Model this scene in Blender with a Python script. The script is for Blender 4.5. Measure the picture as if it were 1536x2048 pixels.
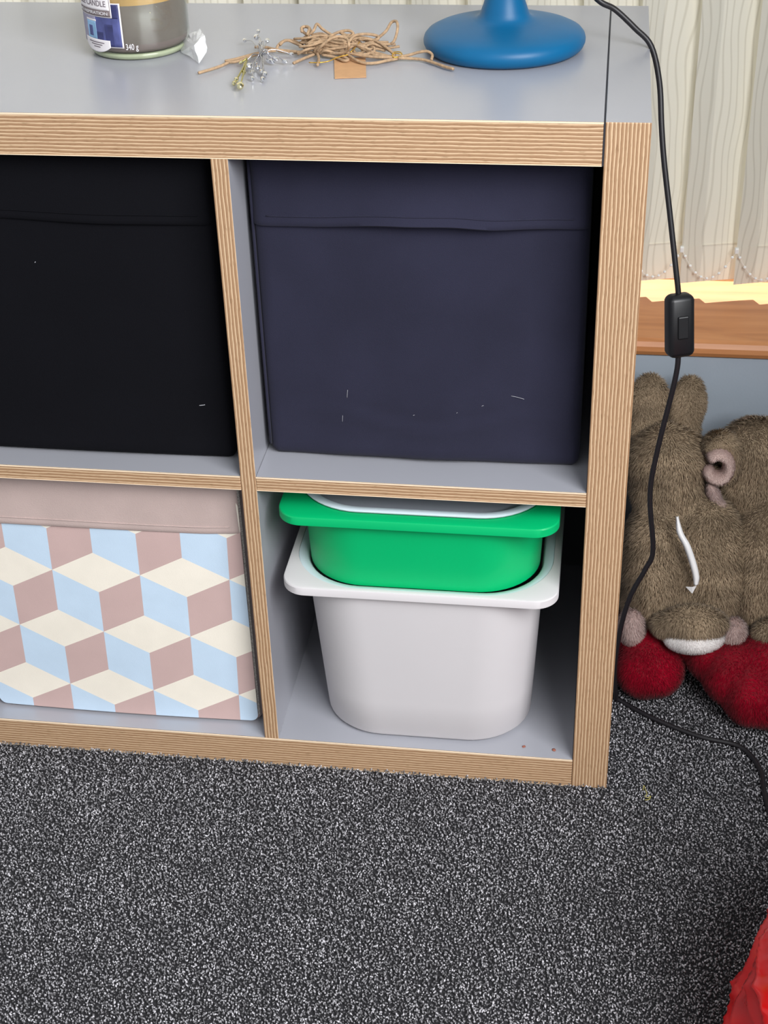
import bpy, bmesh, math, random
from mathutils import noise as mnoise
import numpy as np
from mathutils import Vector, Matrix, Euler

for o in list(bpy.data.objects):
    bpy.data.objects.remove(o, do_unlink=True)
SC = bpy.context.scene
COL = SC.collection
rnd = random.Random(7)
nrg = np.random.default_rng(11)

# ------------------------------------------------------------------ camera
cd = bpy.data.cameras.new('camera')
cam = bpy.data.objects.new('camera', cd)
COL.objects.link(cam)
cam.location = (-0.03907, -1.26981, 1.17936)
cam.rotation_euler = (1.00104695, 0.02908346, 0.14026551)
cd.sensor_fit = 'VERTICAL'
cd.sensor_height = 36.0
cd.lens = 2993.96 / 2048 * 36.0
cd.clip_start = 0.02
SC.camera = cam

# ------------------------------------------------------------------ light
W = bpy.data.worlds.new('World')
SC.world = W
W.use_nodes = True
bg = W.node_tree.nodes['Background']
bg.inputs['Color'].default_value = (0.95, 0.975, 1.0, 1)
bg.inputs['Strength'].default_value = 0.66

sd = bpy.data.lights.new('sun', 'SUN')
sd.energy = 12.0
sd.angle = 0.012
sd.color = (1.0, 0.96, 0.93)
sun = bpy.data.objects.new('sun', sd)
COL.objects.link(sun)
sun.location = (-1, 3, 4)
sun.rotation_euler = Vector((0.5, -1.0, -1.3)).to_track_quat('-Z', 'Y').to_euler()

ad = bpy.data.lights.new('bay_window_daylight', 'AREA')   # the bay's side window, right of the camera
ad.shape = 'RECTANGLE'
ad.size = 1.7
ad.size_y = 1.3
ad.energy = 122
ad.color = (0.97, 0.98, 1.0)
al = bpy.data.objects.new('bay_window_daylight', ad)
COL.objects.link(al)
al.location = (1.2, -1.75, 2.1)
al.rotation_euler = (Vector((-0.3, 0.05, 0.3)) - al.location).to_track_quat('-Z', 'Y').to_euler()

SC.view_settings.view_transform = 'Standard'
SC.view_settings.look = 'None'
SC.view_settings.exposure = 0.0
SC.view_settings.gamma = 1.0
SC.view_settings.use_curve_mapping = False

# ------------------------------------------------------------------ helpers
def srgb(*c):
    f = lambda v: v / 12.92 if v <= 0.04045 else ((v + 0.055) / 1.055) ** 2.4
    return tuple(f(v / 255) for v in c) + (1.0,)

def nodes(m):
    nt = m.node_tree
    return nt, nt.nodes, nt.links, nt.nodes['Principled BSDF']

def mat(name, rgb, rough=0.5, var=0.0, scale=40, bump=0.0, bscale=200, metallic=0, spec=0.5, sheen=0, coat=0, stretch=(1, 1, 1), coords='Object'):
    m = bpy.data.materials.new(name)
    m.use_nodes = True
    nt, N, L, b = nodes(m)
    c = srgb(*rgb)
    b.inputs['Base Color'].default_value = c
    b.inputs['Roughness'].default_value = rough
    b.inputs['Metallic'].default_value = metallic
    b.inputs['Specular IOR Level'].default_value = spec
    b.inputs['Sheen Weight'].default_value = sheen
    b.inputs['Coat Weight'].default_value = coat
    if var or bump:
        tc = N.new('ShaderNodeTexCoord')
        mp = N.new('ShaderNodeMapping')
        mp.inputs['Scale'].default_value = stretch
        L.new(tc.outputs[coords], mp.inputs[0])
    if var:
        n = N.new('ShaderNodeTexNoise')
        n.inputs['Scale'].default_value = scale
        n.inputs['Detail'].default_value = 6
        L.new(mp.outputs[0], n.inputs['Vector'])
        r = N.new('ShaderNodeValToRGB')
        r.color_ramp.elements[0].position = 0.3
        r.color_ramp.elements[1].position = 0.7
        r.color_ramp.elements[0].color = tuple(v * (1 - var) for v in c[:3]) + (1,)
        r.color_ramp.elements[1].color = tuple(min(1, v * (1 + var)) for v in c[:3]) + (1,)
        L.new(n.outputs['Fac'], r.inputs[0])
        L.new(r.outputs[0], b.inputs['Base Color'])
    if bump:
        n2 = N.new('ShaderNodeTexNoise')
        n2.inputs['Scale'].default_value = bscale
        n2.inputs['Detail'].default_value = 4
        L.new(mp.outputs[0], n2.inputs['Vector'])
        bp = N.new('ShaderNodeBump')
        bp.inputs['Strength'].default_value = bump
        bp.inputs['Distance'].default_value = 0.001
        L.new(n2.outputs['Fac'], bp.inputs['Height'])
        L.new(bp.outputs[0], b.inputs['Normal'])
    return m

def attr_mat(name, rough=0.8, spec=0.2, sheen=0.0):
    m = bpy.data.materials.new(name)
    m.use_nodes = True
    nt, N, L, b = nodes(m)
    a = N.new('ShaderNodeAttribute')
    a.attribute_name = 'tone'
    L.new(a.outputs['Color'], b.inputs['Base Color'])
    b.inputs['Roughness'].default_value = rough
    b.inputs['Specular IOR Level'].default_value = spec
    b.inputs['Sheen Weight'].default_value = sheen
    return m

def mesh_obj(name, verts, faces, m=None, parent=None, smooth=False, uv=None, mats=None, midx=None):
    me = bpy.data.meshes.new(name)
    me.from_pydata([tuple(v) for v in verts], [], [tuple(f) for f in faces])
    for mm in (mats or ([m] if m else [])):
        me.materials.append(mm)
    if midx is not None:
        me.polygons.foreach_set('material_index', midx)
    if smooth:
        me.polygons.foreach_set('use_smooth', [True] * len(me.polygons))
    if uv is not None:
        l = me.uv_layers.new(name='UVMap')
        for lp in me.loops:
            l.data[lp.index].uv = uv[lp.vertex_index]
    me.update()
    o = bpy.data.objects.new(name, me)
    COL.objects.link(o)
    if parent:
        o.parent = parent
    return o

def bm_obj(name, bm, m, parent=None, smooth=False):
    me = bpy.data.meshes.new(name)
    bmesh.ops.recalc_face_normals(bm, faces=bm.faces)
    bm.to_mesh(me)
    bm.free()
    if m:
        me.materials.append(m)
    if smooth:
        me.polygons.foreach_set('use_smooth', [True] * len(me.polygons))
    o = bpy.data.objects.new(name, me)
    COL.objects.link(o)
    if parent:
        o.parent = parent
    return o

def box(name, a, b, m, parent=None, bevel=0.0, seg=2):
    bm = bmesh.new()
    bmesh.ops.create_cube(bm, size=1)
    for v in bm.verts:
        v.co = Vector([(a[i] + b[i]) / 2 + v.co[i] * (b[i] - a[i]) for i in range(3)])
    if bevel:
        bmesh.ops.bevel(bm, geom=list(bm.edges), offset=bevel, segments=seg, affect='EDGES', profile=0.5)
    return bm_obj(name, bm, m, parent, smooth=False)

def thing(name, label, cat, loc=(0, 0, 0), group=None):
    o = bpy.data.objects.new(name, None)
    COL.objects.link(o)
    o.location = loc
    o.empty_display_size = 0.05
    o['label'] = label
    o['category'] = cat
    if group:
        o['group'] = group
    return o

def put(root, *obs):
    """parts are modelled in world space: keep them there under their thing"""
    for o in obs:
        o.parent = root
        if root.type == 'EMPTY':
            o.matrix_parent_inverse = Matrix.Translation(-Vector(root.location))
    return obs[0]

def tag(o, label=None, cat=None, group=None, kind=None):
    for k, v in (('label', label), ('category', cat), ('group', group), ('kind', kind)):
        if v:
            o[k] = v
    return o

def lathe(name, prof, m, c=(0, 0, 0), n=64, parent=None):
    vs, fs = [], []
    for r, z in prof:
        for i in range(n):
            a = 2 * math.pi * i / n
            vs.append((c[0] + r * math.cos(a), c[1] + r * math.sin(a), c[2] + z))
    for j in range(len(prof) - 1):
        for i in range(n):
            k = (i + 1) % n
            fs.append((j * n + i, j * n + k, (j + 1) * n + k, (j + 1) * n + i))
    return mesh_obj(name, vs, fs, m, parent, smooth=True)

def catmull(pts, n=8):
    P = [Vector(p) for p in pts]
    P = [P[0] * 2 - P[1]] + P + [P[-1] * 2 - P[-2]]
    out = []
    for i in range(1, len(P) - 2):
        for k in range(n):
            t = k / n
            a, b, c, d = P[i - 1:i + 3]
            out.append(0.5 * ((2 * b) + (c - a) * t + (2 * a - 5 * b + 4 * c - d) * t * t + (3 * b - a - 3 * c + d) * t ** 3))
    out.append(P[-2])
    return out

def tube(name, pts, r, m, parent=None, seg=8, n=8, radii=None, flat=1.0):
    p = catmull(pts, n) if n else [Vector(q) for q in pts]
    vs, fs = [], []
    up = Vector((0, 0, 1))
    prev = None
    for i, q in enumerate(p):
        t = (p[min(i + 1, len(p) - 1)] - p[max(i - 1, 0)]).normalized()
        if prev is None:
            s = t.cross(up)
            if s.length < 1e-3:
                s = t.cross(Vector((1, 0, 0)))
        else:
            s = prev - t * prev.dot(t)
        s.normalize()
        prev = s
        u = s.cross(t)
        rr = radii(i / (len(p) - 1)) if radii else r
        for k in range(seg):
            a = 2 * math.pi * k / seg
            vs.append(q + s * (rr * math.cos(a)) + u * (rr * flat * math.sin(a)))
    for i in range(len(p) - 1):
        for k in range(seg):
            l = (k + 1) % seg
            fs.append((i * seg + k, i * seg + l, (i + 1) * seg + l, (i + 1) * seg + k))
    fs.append(tuple(range(seg))[::-1])
    fs.append(tuple(range((len(p) - 1) * seg, len(p) * seg)))
    return mesh_obj(name, vs, fs, m, parent, smooth=True)

def rrect(x0, x1, y0, y1, r, n=10):
    """rounded rectangle, counter-clockwise"""
    out = []
    for cx, cy, a0 in ((x1 - r, y1 - r, 0), (x0 + r, y1 - r, 90), (x0 + r, y0 + r, 180), (x1 - r, y0 + r, 270)):
        for i in range(n + 1):
            a = math.radians(a0 + 90 * i / n)
            out.append((cx + r * math.cos(a), cy + r * math.sin(a)))
    return out

def loft(name, rings, m, parent=None, cap0=True, cap1=False, smooth=True, sharp=None):
    n = len(rings[0])
    vs = [v for r in rings for v in r]
    fs = []
    for j in range(len(rings) - 1):
        for i in range(n):
            k = (i + 1) % n
            fs.append((j * n + i, j * n + k, (j + 1) * n + k, (j + 1) * n + i))
    if cap0:
        fs.append(tuple(range(n))[::-1])
    if cap1:
        fs.append(tuple(range((len(rings) - 1) * n, len(rings) * n)))
    o = mesh_obj(name, vs, fs, m, parent, smooth=smooth)
    if smooth:
        o.data.set_sharp_from_angle(angle=math.radians(sharp or 40))
    return o

def evaluated_copy(o):
    dg = bpy.context.evaluated_depsgraph_get()
    me = bpy.data.meshes.new_from_object(o.evaluated_get(dg), depsgraph=dg)
    o.modifiers.clear()
    old = o.data
    o.data = me
    bpy.data.meshes.remove(old)
    return o

def blob(name, parts, m, parent=None, voxel=0.004, smooth=8):
    """soft body: ellipsoids (c, radii, rot_euler) welded into one skin"""
    bm = bmesh.new()
    for c, rad, rot in parts:
        M = Matrix.Translation(c) @ Euler(rot).to_matrix().to_4x4() @ Matrix.Diagonal((*rad, 1))
        bmesh.ops.create_icosphere(bm, subdivisions=4, radius=1, matrix=M)
    o = bm_obj(name, bm, m, parent, smooth=True)
    r = o.modifiers.new('remesh', 'REMESH')
    r.mode = 'VOXEL'
    r.voxel_size = voxel
    r.use_smooth_shade = True
    s = o.modifiers.new('smooth', 'SMOOTH')
    s.iterations = smooth
    s.factor = 0.5
    bpy.context.view_layer.update()
    evaluated_copy(o)
    if not o.data.materials:
        o.data.materials.append(m)
    return o

def fur(name, src, count, length, width, cols, comb, m, parent, spread=0.5, lift=0.45, colfn=None, seed=3):
    """short pile on a skin: one thin blade per hair, shaded with the skin's normal"""
    g = np.random.default_rng(seed)
    me = src.data
    me.calc_loop_triangles()
    nv = len(me.vertices)
    co = np.empty(nv * 3); me.vertices.foreach_get('co', co); co = co.reshape(-1, 3)
    no = np.empty(nv * 3); me.vertices.foreach_get('normal', no); no = no.reshape(-1, 3)
    tr = np.empty(len(me.loop_triangles) * 3, dtype=np.int32); me.loop_triangles.foreach_get('vertices', tr); tr = tr.reshape(-1, 3)
    e = np.cross(co[tr[:, 1]] - co[tr[:, 0]], co[tr[:, 2]] - co[tr[:, 0]])
    ar = np.linalg.norm(e, axis=1)
    t = g.choice(len(tr), count, p=ar / ar.sum())
    u, v = g.random(count), g.random(count)
    f = u + v > 1
    u[f], v[f] = 1 - u[f], 1 - v[f]
    w = np.stack([1 - u - v, u, v], 1)
    P = (co[tr[t]] * w[:, :, None]).sum(1)
    Nn = (no[tr[t]] * w[:, :, None]).sum(1)
    Nn /= np.linalg.norm(Nn, axis=1)[:, None] + 1e-9
    # combing varies slowly over the skin, so the pile forms whorls
    ph = np.sin(P @ np.array([70., 40, 55]) + 1.0)[:, None] * np.array([0.5, 0.1, 0.2]) + np.sin(P @ np.array([-45., 95, 60]))[:, None] * np.array([0.2, 0.3, 0.4])
    d = np.asarray(comb)[None] + ph * spread + g.normal(0, spread * 0.5, (count, 3))
    d -= (d * Nn).sum(1)[:, None] * Nn
    d /= np.linalg.norm(d, axis=1)[:, None] + 1e-9
    d = d * (1 - lift) + Nn * lift
    d /= np.linalg.norm(d, axis=1)[:, None]
    L = length * (0.6 + 0.8 * g.random(count))[:, None]
    s = np.cross(d, Nn + g.normal(0, 0.3, (count, 3)))
    s /= np.linalg.norm(s, axis=1)[:, None] + 1e-9
    V = np.stack([P - s * width * 0.5 - Nn * 0.0006, P + s * width * 0.5 - Nn * 0.0006, P + d * L], 1).reshape(-1, 3)
    F = np.arange(count * 3).reshape(-1, 3)
    om = bpy.data.meshes.new(name)
    om.vertices.add(count * 3); om.vertices.foreach_set('co', V.ravel())
    om.loops.add(count * 3); om.loops.foreach_set('vertex_index', F.ravel().astype(np.int32))
    om.polygons.add(count); om.polygons.foreach_set('loop_start', (np.arange(count) * 3).astype(np.int32))
    om.polygons.foreach_set('use_smooth', np.ones(count, bool))
    om.update()
    at = om.color_attributes.new('tone', 'FLOAT_COLOR', 'POINT')
    if colfn is not None:
        C = colfn(P, g)
    else:
        k = g.random(count)[:, None] * (1 + 0.0)
        C = np.array(cols[0])[None, :3] * (1 - k) + np.array(cols[1])[None, :3] * k
    C = C * (1 + 0.16 * np.sin(P @ np.array([60., 30, 85]) + 2 * np.sin(P @ np.array([-50., 70, 30]))))[:, None]
    C = np.concatenate([np.repeat(C, 3, 0), np.ones((count * 3, 1))], 1)
    at.data.foreach_set('color', C.ravel().astype(np.float32))
    om.normals_split_custom_set_from_vertices(np.repeat(Nn, 3, 0).tolist())
    om.materials.append(m)
    o = bpy.data.objects.new(name, om)
    COL.objects.link(o)
    o['kind'] = 'stuff'
    if parent:
        o.parent = parent
    return o

# ------------------------------------------------------------------ materials
def ply_material():
    m = bpy.data.materials.new('plywood_edge')
    m.use_nodes = True
    nt, N, L, b = nodes(m)
    uv = N.new('ShaderNodeUVMap')
    sep = N.new('ShaderNodeSeparateXYZ')
    L.new(uv.outputs[0], sep.inputs[0])
    mp = N.new('ShaderNodeMapping'); mp.inputs['Scale'].default_value = (30, 160, 1)
    L.new(uv.outputs[0], mp.inputs[0])
    nz = N.new('ShaderNodeTexNoise'); nz.inputs['Scale'].default_value = 1.0; nz.inputs['Detail'].default_value = 3
    L.new(mp.outputs[0], nz.inputs['Vector'])
    def M(op, a, bb=None, c=None):
        n = N.new('ShaderNodeMath'); n.operation = op
        for i, v in enumerate((a, bb, c)):
            if v is None: continue
            if isinstance(v, (int, float)): n.inputs[i].default_value = v
            else: L.new(v, n.inputs[i])
        return n.outputs[0]
    wob = M('MULTIPLY', M('SUBTRACT', nz.outputs['Fac'], 0.5), 0.0022)
    v = M('ADD', sep.outputs['Y'], wob)
    ph = M('FRACT', M('DIVIDE', v, 0.00345))
    r = N.new('ShaderNodeValToRGB')
    e = r.color_ramp.elements
    e[0].position = 0.0; e[0].color = srgb(150, 114, 82)
    e[1].position = 1.0; e[1].color = srgb(158, 122, 90)
    for p_, c_ in ((0.22, (164, 130, 98)), (0.46, (168, 134, 101)), (0.60, (208, 178, 144)), (0.80, (212, 183, 149)), (0.92, (140, 104, 73))):
        k = e.new(p_); k.color = srgb(*c_)
    L.new(ph, r.inputs[0])
    # fine grain flecks along the length
    mp2 = N.new('ShaderNodeMapping'); mp2.inputs['Scale'].default_value = (110, 900, 1)
    L.new(uv.outputs[0], mp2.inputs[0])
    n2 = N.new('ShaderNodeTexNoise'); n2.inputs['Scale'].default_value = 1.0; n2.inputs['Detail'].default_value = 2
    L.new(mp2.outputs[0], n2.inputs['Vector'])
    r2 = N.new('ShaderNodeValToRGB')
    r2.color_ramp.elements[0].position = 0.28; r2.color_ramp.elements[0].color = (0.62, 0.58, 0.52, 1)
    r2.color_ramp.elements[1].position = 0.42; r2.color_ramp.elements[1].color = (1, 1, 1, 1)
    L.new(n2.outputs['Fac'], r2.inputs[0])
    mx = N.new('ShaderNodeMix'); mx.data_type = 'RGBA'; mx.blend_type = 'MULTIPLY'
    mx.inputs[0].default_value = 0.8
    L.new(r.outputs[0], mx.inputs[6]); L.new(r2.outputs[0], mx.inputs[7])
    L.new(mx.outputs[2], b.inputs['Base Color'])
    b.inputs['Roughness'].default_value = 0.5
    return m

def wood_sill_material():
    m = bpy.data.materials.new('golden_oak')
    m.use_nodes = True
    nt, N, L, b = nodes(m)
    tc = N.new('ShaderNodeTexCoord')
    mp = N.new('ShaderNodeMapping'); mp.inputs['Scale'].default_value = (5, 42, 42)
    L.new(tc.outputs['Object'], mp.inputs[0])
    nz = N.new('ShaderNodeTexNoise'); nz.inputs['Scale'].default_value = 1; nz.inputs['Detail'].default_value = 8; nz.inputs['Distortion'].default_value = 1.2
    L.new(mp.outputs[0], nz.inputs['Vector'])
    r = N.new('ShaderNodeValToRGB')
    e = r.color_ramp.elements
    e[0].position = 0.25; e[0].color = srgb(180, 112, 60)
    e[1].position = 0.8; e[1].color = srgb(214, 148, 94)
    k = e.new(0.5); k.color = srgb(200, 132, 78)
    L.new(nz.outputs['Fac'], r.inputs[0])
    L.new(r.outputs[0], b.inputs['Base Color'])
    b.inputs['Roughness'].default_value = 0.46
    b.inputs['Specular IOR Level'].default_value = 0.9
    return m

def blind_material():
    m = bpy.data.materials.new('blind_fabric')
    m.use_nodes = True
    nt, N, L, b = nodes(m)
    uv = N.new('ShaderNodeUVMap')
    mp = N.new('ShaderNodeMapping'); mp.inputs['Scale'].default_value = (4, 7, 1)
    L.new(uv.outputs[0], mp.inputs[0])
    wv = N.new('ShaderNodeTexWave'); wv.wave_type = 'BANDS'; wv.bands_direction = 'X'
    wv.inputs['Scale'].default_value = 0.8; wv.inputs['Distortion'].default_value = 11; wv.inputs['Detail'].default_value = 1.0; wv.inputs['Detail Scale'].default_value = 0.55
    L.new(mp.outputs[0], wv.inputs['Vector'])
    r = N.new('ShaderNodeValToRGB')
    e = r.color_ramp.elements
    e[0].position = 0.0; e[0].color = srgb(206, 201, 186)
    e[1].position = 0.22; e[1].color = srgb(222, 218, 204)
    L.new(wv.outputs['Fac'], r.inputs[0])
    df = N.new('ShaderNodeBsdfDiffuse'); tl = N.new('ShaderNodeBsdfTranslucent'); mx = N.new('ShaderNodeMixShader')
    L.new(r.outputs[0], df.inputs[0]); L.new(r.outputs[0], tl.inputs[0])
    mx.inputs[0].default_value = 0.05
    L.new(df.outputs[0], mx.inputs[1]); L.new(tl.outputs[0], mx.inputs[2])
    out = [n for n in N if n.type == 'OUTPUT_MATERIAL'][0]
    L.new(mx.outputs[0], out.inputs[0])
    return m

def clear_material(name, tint, refl=0.12, rough=0.02):
    """thin clear sheet or glass: lets light straight through, with a gloss on top"""
    m = bpy.data.materials.new(name)
    m.use_nodes = True
    nt, N, L, b = nodes(m)
    tr = N.new('ShaderNodeBsdfTransparent'); tr.inputs[0].default_value = tint
    gl = N.new('ShaderNodeBsdfGlossy'); gl.inputs['Roughness'].default_value = rough
    lw = N.new('ShaderNodeLayerWeight'); lw.inputs[0].default_value = 0.5
    fr = N.new('ShaderNodeMath'); fr.operation = 'POWER'; fr.inputs[1].default_value = 5.0
    L.new(lw.outputs['Facing'], fr.inputs[0])
    ad_ = N.new('ShaderNodeMath'); ad_.operation = 'ADD'; ad_.inputs[1].default_value = refl; ad_.use_clamp = True
    L.new(fr.outputs[0], ad_.inputs[0])
    mx = N.new('ShaderNodeMixShader')
    L.new(ad_.outputs[0], mx.inputs[0]); L.new(tr.outputs[0], mx.inputs[1]); L.new(gl.outputs[0], mx.inputs[2])
    out = [n for n in N if n.type == 'OUTPUT_MATERIAL'][0]
    L.new(mx.outputs[0], out.inputs[0])
    return m

PLY = ply_material()
GREY = mat('grey_laminate', (160, 161, 168), 0.30, spec=0.85, var=0.02, scale=8, bump=0.04, bscale=900)
OAK = wood_sill_material()
BLIND = blind_material()
WALL = mat('wall_paint', (166, 176, 186), 0.75, var=0.02, scale=20, bump=0.15, bscale=300)
WHITE_PVC = mat('white_upvc', (244, 244, 240), 0.35, var=0.01, scale=5)
GLASS = clear_material('window_glass', (0.95, 0.97, 0.96, 1), 0.02)
NAVY = mat('navy_fabric', (38, 38, 55), 0.9, var=0.10, scale=14, bump=0.35, bscale=1400, spec=0.2, sheen=0.05)
BLACK_FAB = mat('black_fabric', (12, 12, 17), 0.9, var=0.08, scale=14, bump=0.35, bscale=1400, spec=0.12)
LINT = mat('pale_lint', (170, 170, 176), 0.9, var=0.05)
PINKBEIGE = mat('pink_beige_fabric', (184, 164, 158), 0.85, var=0.05, scale=25, bump=0.3, bscale=900)
P_BLUE = mat('print_blue', (194, 214, 232), 0.75, var=0.03, scale=30, bump=0.15, bscale=900)
P_PINK = mat('print_pink', (197, 169, 164), 0.75, var=0.03, scale=30, bump=0.15, bscale=900)
P_CREAM = mat('print_cream', (238, 230, 215), 0.75, var=0.03, scale=30, bump=0.15, bscale=900)
BLACK_PLASTIC = mat('black_plastic', (20, 20, 22), 0.38, var=0.05, scale=30)
CABLE = mat('black_cable', (26, 23, 26), 0.42, var=0.05, scale=30)
GREEN = mat('green_plastic', (0, 172, 102), 0.4, var=0.015, scale=10, spec=0.3)
BINWHITE = mat('white_plastic', (208, 204, 205), 0.6, var=0.01, scale=10, spec=0.25)
PALE = mat('pale_blue_white_plastic', (206, 219, 226), 0.3, var=0.01, scale=10)
LIDGREY = mat('grey_tray_plastic', (160, 163, 172), 0.4, var=0.02, scale=10)

# ------------------------------------------------------------------ setting
floor_mat = mat('carpet_backing', (40, 39, 42), 0.95, var=0.4, scale=500, bump=0.6, bscale=500)
fl = box('floor', (-2.2, -2.6, -0.04), (1.8, 0.403, -0.0005), floor_mat); fl['kind'] = 'structure'

bm = bmesh.new()
def bm_box(bm, a, b):
    r = bmesh.ops.create_cube(bm, size=1)
    for v in r['verts']:
        v.co = Vector([(a[i] + b[i]) / 2 + v.co[i] * (b[i] - a[i]) for i in range(3)])
bm_box(bm, (-2.2, 0.403, -0.04), (1.8, 0.70, 0.343))
bm_box(bm, (-2.2, 0.403, 0.343), (-1.35, 0.70, 2.45))
bm_box(bm, (0.47, 0.403, 0.343), (1.8, 0.70, 2.45))
bm_box(bm, (-1.35, 0.403, 2.12), (0.47, 0.70, 2.45))
wb = bm_obj('wall_back', bm, WALL); wb['kind'] = 'structure'
wr = box('shade_wall_right', (0.47, -0.35, -0.04), (0.57, 0.403, 2.45), WALL); wr['kind'] = 'structure'   # unseen bay return, added to shade the right corner
# sill board with a rounded nose
prof = [(0.60, 0.343), (0.405, 0.343), (0.400, 0.3455), (0.3975, 0.351), (0.398, 0.357), (0.402, 0.362), (0.409, 0.364), (0.60, 0.364)]
vs = [(x, y, z) for x in (-1.35, 0.47) for y, z in prof]
n = len(prof)
fs = [(i, (i + 1) % n, n + (i + 1) % n, n + i) for i in range(n)] + [tuple(range(n))[::-1], tuple(range(n, 2 * n))]
sill = mesh_obj('trim_1', vs, fs, OAK); sill['kind'] = 'structure'
sill['label'] = 'golden oak effect window sill board with rounded nose'
# window
win = bpy.data.objects.new('window_1', None); COL.objects.link(win); win.location = (-0.1, 0.63, 0.364); win['kind'] = 'structure'
bm = bmesh.new()
bm_box(bm, (-1.35, 0.60, 0.343), (0.47, 0.66, 0.384)); bm_box(bm, (-1.35, 0.60, 2.05), (0.47, 0.66, 2.12))
for x in (-1.35, -0.50, 0.40):
    bm_box(bm, (x, 0.60, 0.384), (x + 0.07, 0.66, 2.05))
put(win, bm_obj('window_frame', bm, WHITE_PVC))
for x0, x1 in ((-1.28, -0.50), (-0.43, 0.40)):
    put(win, mesh_obj('window_pane', [(x0, 0.63, 0.384), (x1, 0.63, 0.384), (x1, 0.63, 2.05), (x0, 0.63, 2.05)], [(0, 1, 2, 3)], GLASS))

# ------------------------------------------------------------------ carpet pile
def carpet():
    sp = 0.0025
    P = []
    def area(x0, x1, y0, y1, s):
        nx, ny = int((x1 - x0) / s), int((y1 - y0) / s)
        gx, gy = np.meshgrid(np.arange(nx), np.arange(ny))
        q = np.stack([x0 + gx.ravel() * s, y0 + gy.ravel() * s], 1) + nrg.uniform(-0.55, 0.55, (nx * ny, 2)) * s
        P.append(np.concatenate([q, np.full((len(q), 1), s)], 1))
    area(-0.98, 0.465, -0.72, 0.004, sp)
    area(0.002, 0.465, 0.004, 0.25, sp)
    area(-1.5, 1.0, -1.1, -0.72, 0.0036); area(-1.5, -0.98, -0.72, 0.40, 0.0036); area(0.465, 1.0, -0.72, -0.35, 0.0036); area(-0.98, -0.81, 0.004, 0.40, 0.0036)
    area(0.002, 0.465, 0.25, 0.40, 0.0036)
    P = np.concatenate(P)
    n = len(P)
    s = P[:, 2]
    a = nrg.uniform(0, 2 * np.pi, n)
    tilt = nrg.uniform(0.2, 1.15, n)
    d = np.stack([np.sin(tilt) * np.cos(a), np.sin(tilt) * np.sin(a), np.cos(tilt)], 1)
    q = np.stack([-np.sin(a), np.cos(a), np.zeros(n)], 1)
    w = np.cross(d, q)
    L = s * nrg.uniform(0.9, 2.2, n)
    R = s * nrg.uniform(0.30, 0.52, n)
    base = np.stack([P[:, 0], P[:, 1], nrg.uniform(0.0, 0.0018, n)], 1)
    c = base + d * (L * 0.55)[:, None]
    V = np.stack([base, c + q * R[:, None], c + w * R[:, None], c - q * R[:, None], c - w * R[:, None], base + d * L[:, None]], 1)
    f = np.array([[0, 2, 1], [0, 3, 2], [0, 4, 3], [0, 1, 4], [5, 1, 2], [5, 2, 3], [5, 3, 4], [5, 4, 1]])
    F = (f[None] + (np.arange(n) * 6)[:, None, None]).reshape(-1, 3)
    me = bpy.data.meshes.new('carpet_pile')
    me.vertices.add(n * 6); me.vertices.foreach_set('co', V.reshape(-1))
    me.loops.add(len(F) * 3); me.loops.foreach_set('vertex_index', F.ravel().astype(np.int32))
    me.polygons.add(len(F)); me.polygons.foreach_set('loop_start', (np.arange(len(F)) * 3).astype(np.int32))
    me.polygons.foreach_set('use_smooth', np.ones(len(F), bool))
    me.update()
    # heather yarn: mostly charcoal, some mid grey, a few pale fibres
    k = nrg.random(n)
    # bunches of paler yarn wander through the weave
    ph = np.sin(P[:, 0] * 61 + 2 * np.sin(P[:, 1] * 47)) * np.sin(P[:, 1] * 71 + 1.5 * np.sin(P[:, 0] * 39))
    cell = np.floor(P[:, 0] / 0.007).astype(int) * 7919 + np.floor(P[:, 1] / 0.006).astype(int) * 104729
    cr = np.modf(np.abs(np.sin(cell * 12.9898) * 43758.5453))[0] - 0.5
    k = np.clip(k + 0.06 * ph + 0.22 * cr, 0, 1)
    g = np.where(k < 0.40, nrg.uniform(0.075, 0.16, n), np.where(k < 0.84, nrg.uniform(0.18, 0.38, n), nrg.uniform(0.40, 0.66, n)))
    C = np.stack([g * 1.0, g * 0.975, g * 1.02, np.ones(n)], 1)
    at = me.color_attributes.new('tone', 'FLOAT_COLOR', 'POINT')
    at.data.foreach_set('color', np.repeat(C, 6, 0).ravel().astype(np.float32))
    me.materials.append(attr_mat('carpet_yarn', 0.75, 0.3))
    o = bpy.data.objects.new('carpet_pile', me)
    COL.objects.link(o)
    tag(o, 'charcoal and pale grey flecked carpet pile covering the floor', 'carpet', kind='stuff')
carpet()

# ------------------------------------------------------------------ shelf unit
T, CELL, DIV, HT, DP = 0.039, 0.335, 0.016, 0.764, 0.390
XR = 0.0; XRI = -T; XD1 = -T - CELL; XD0 = XD1 - DIV; XLI = XD0 - CELL; XL = XLI - T
ZB = T; ZS0 = T + CELL; ZS1 = ZS0 + DIV; ZT = HT - T
shelf = thing('shelf_unit', 'grey cube shelf unit with plywood-striped front edges and four compartments', 'shelf unit', ((XL + XR) / 2, DP / 2, 0))

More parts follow.
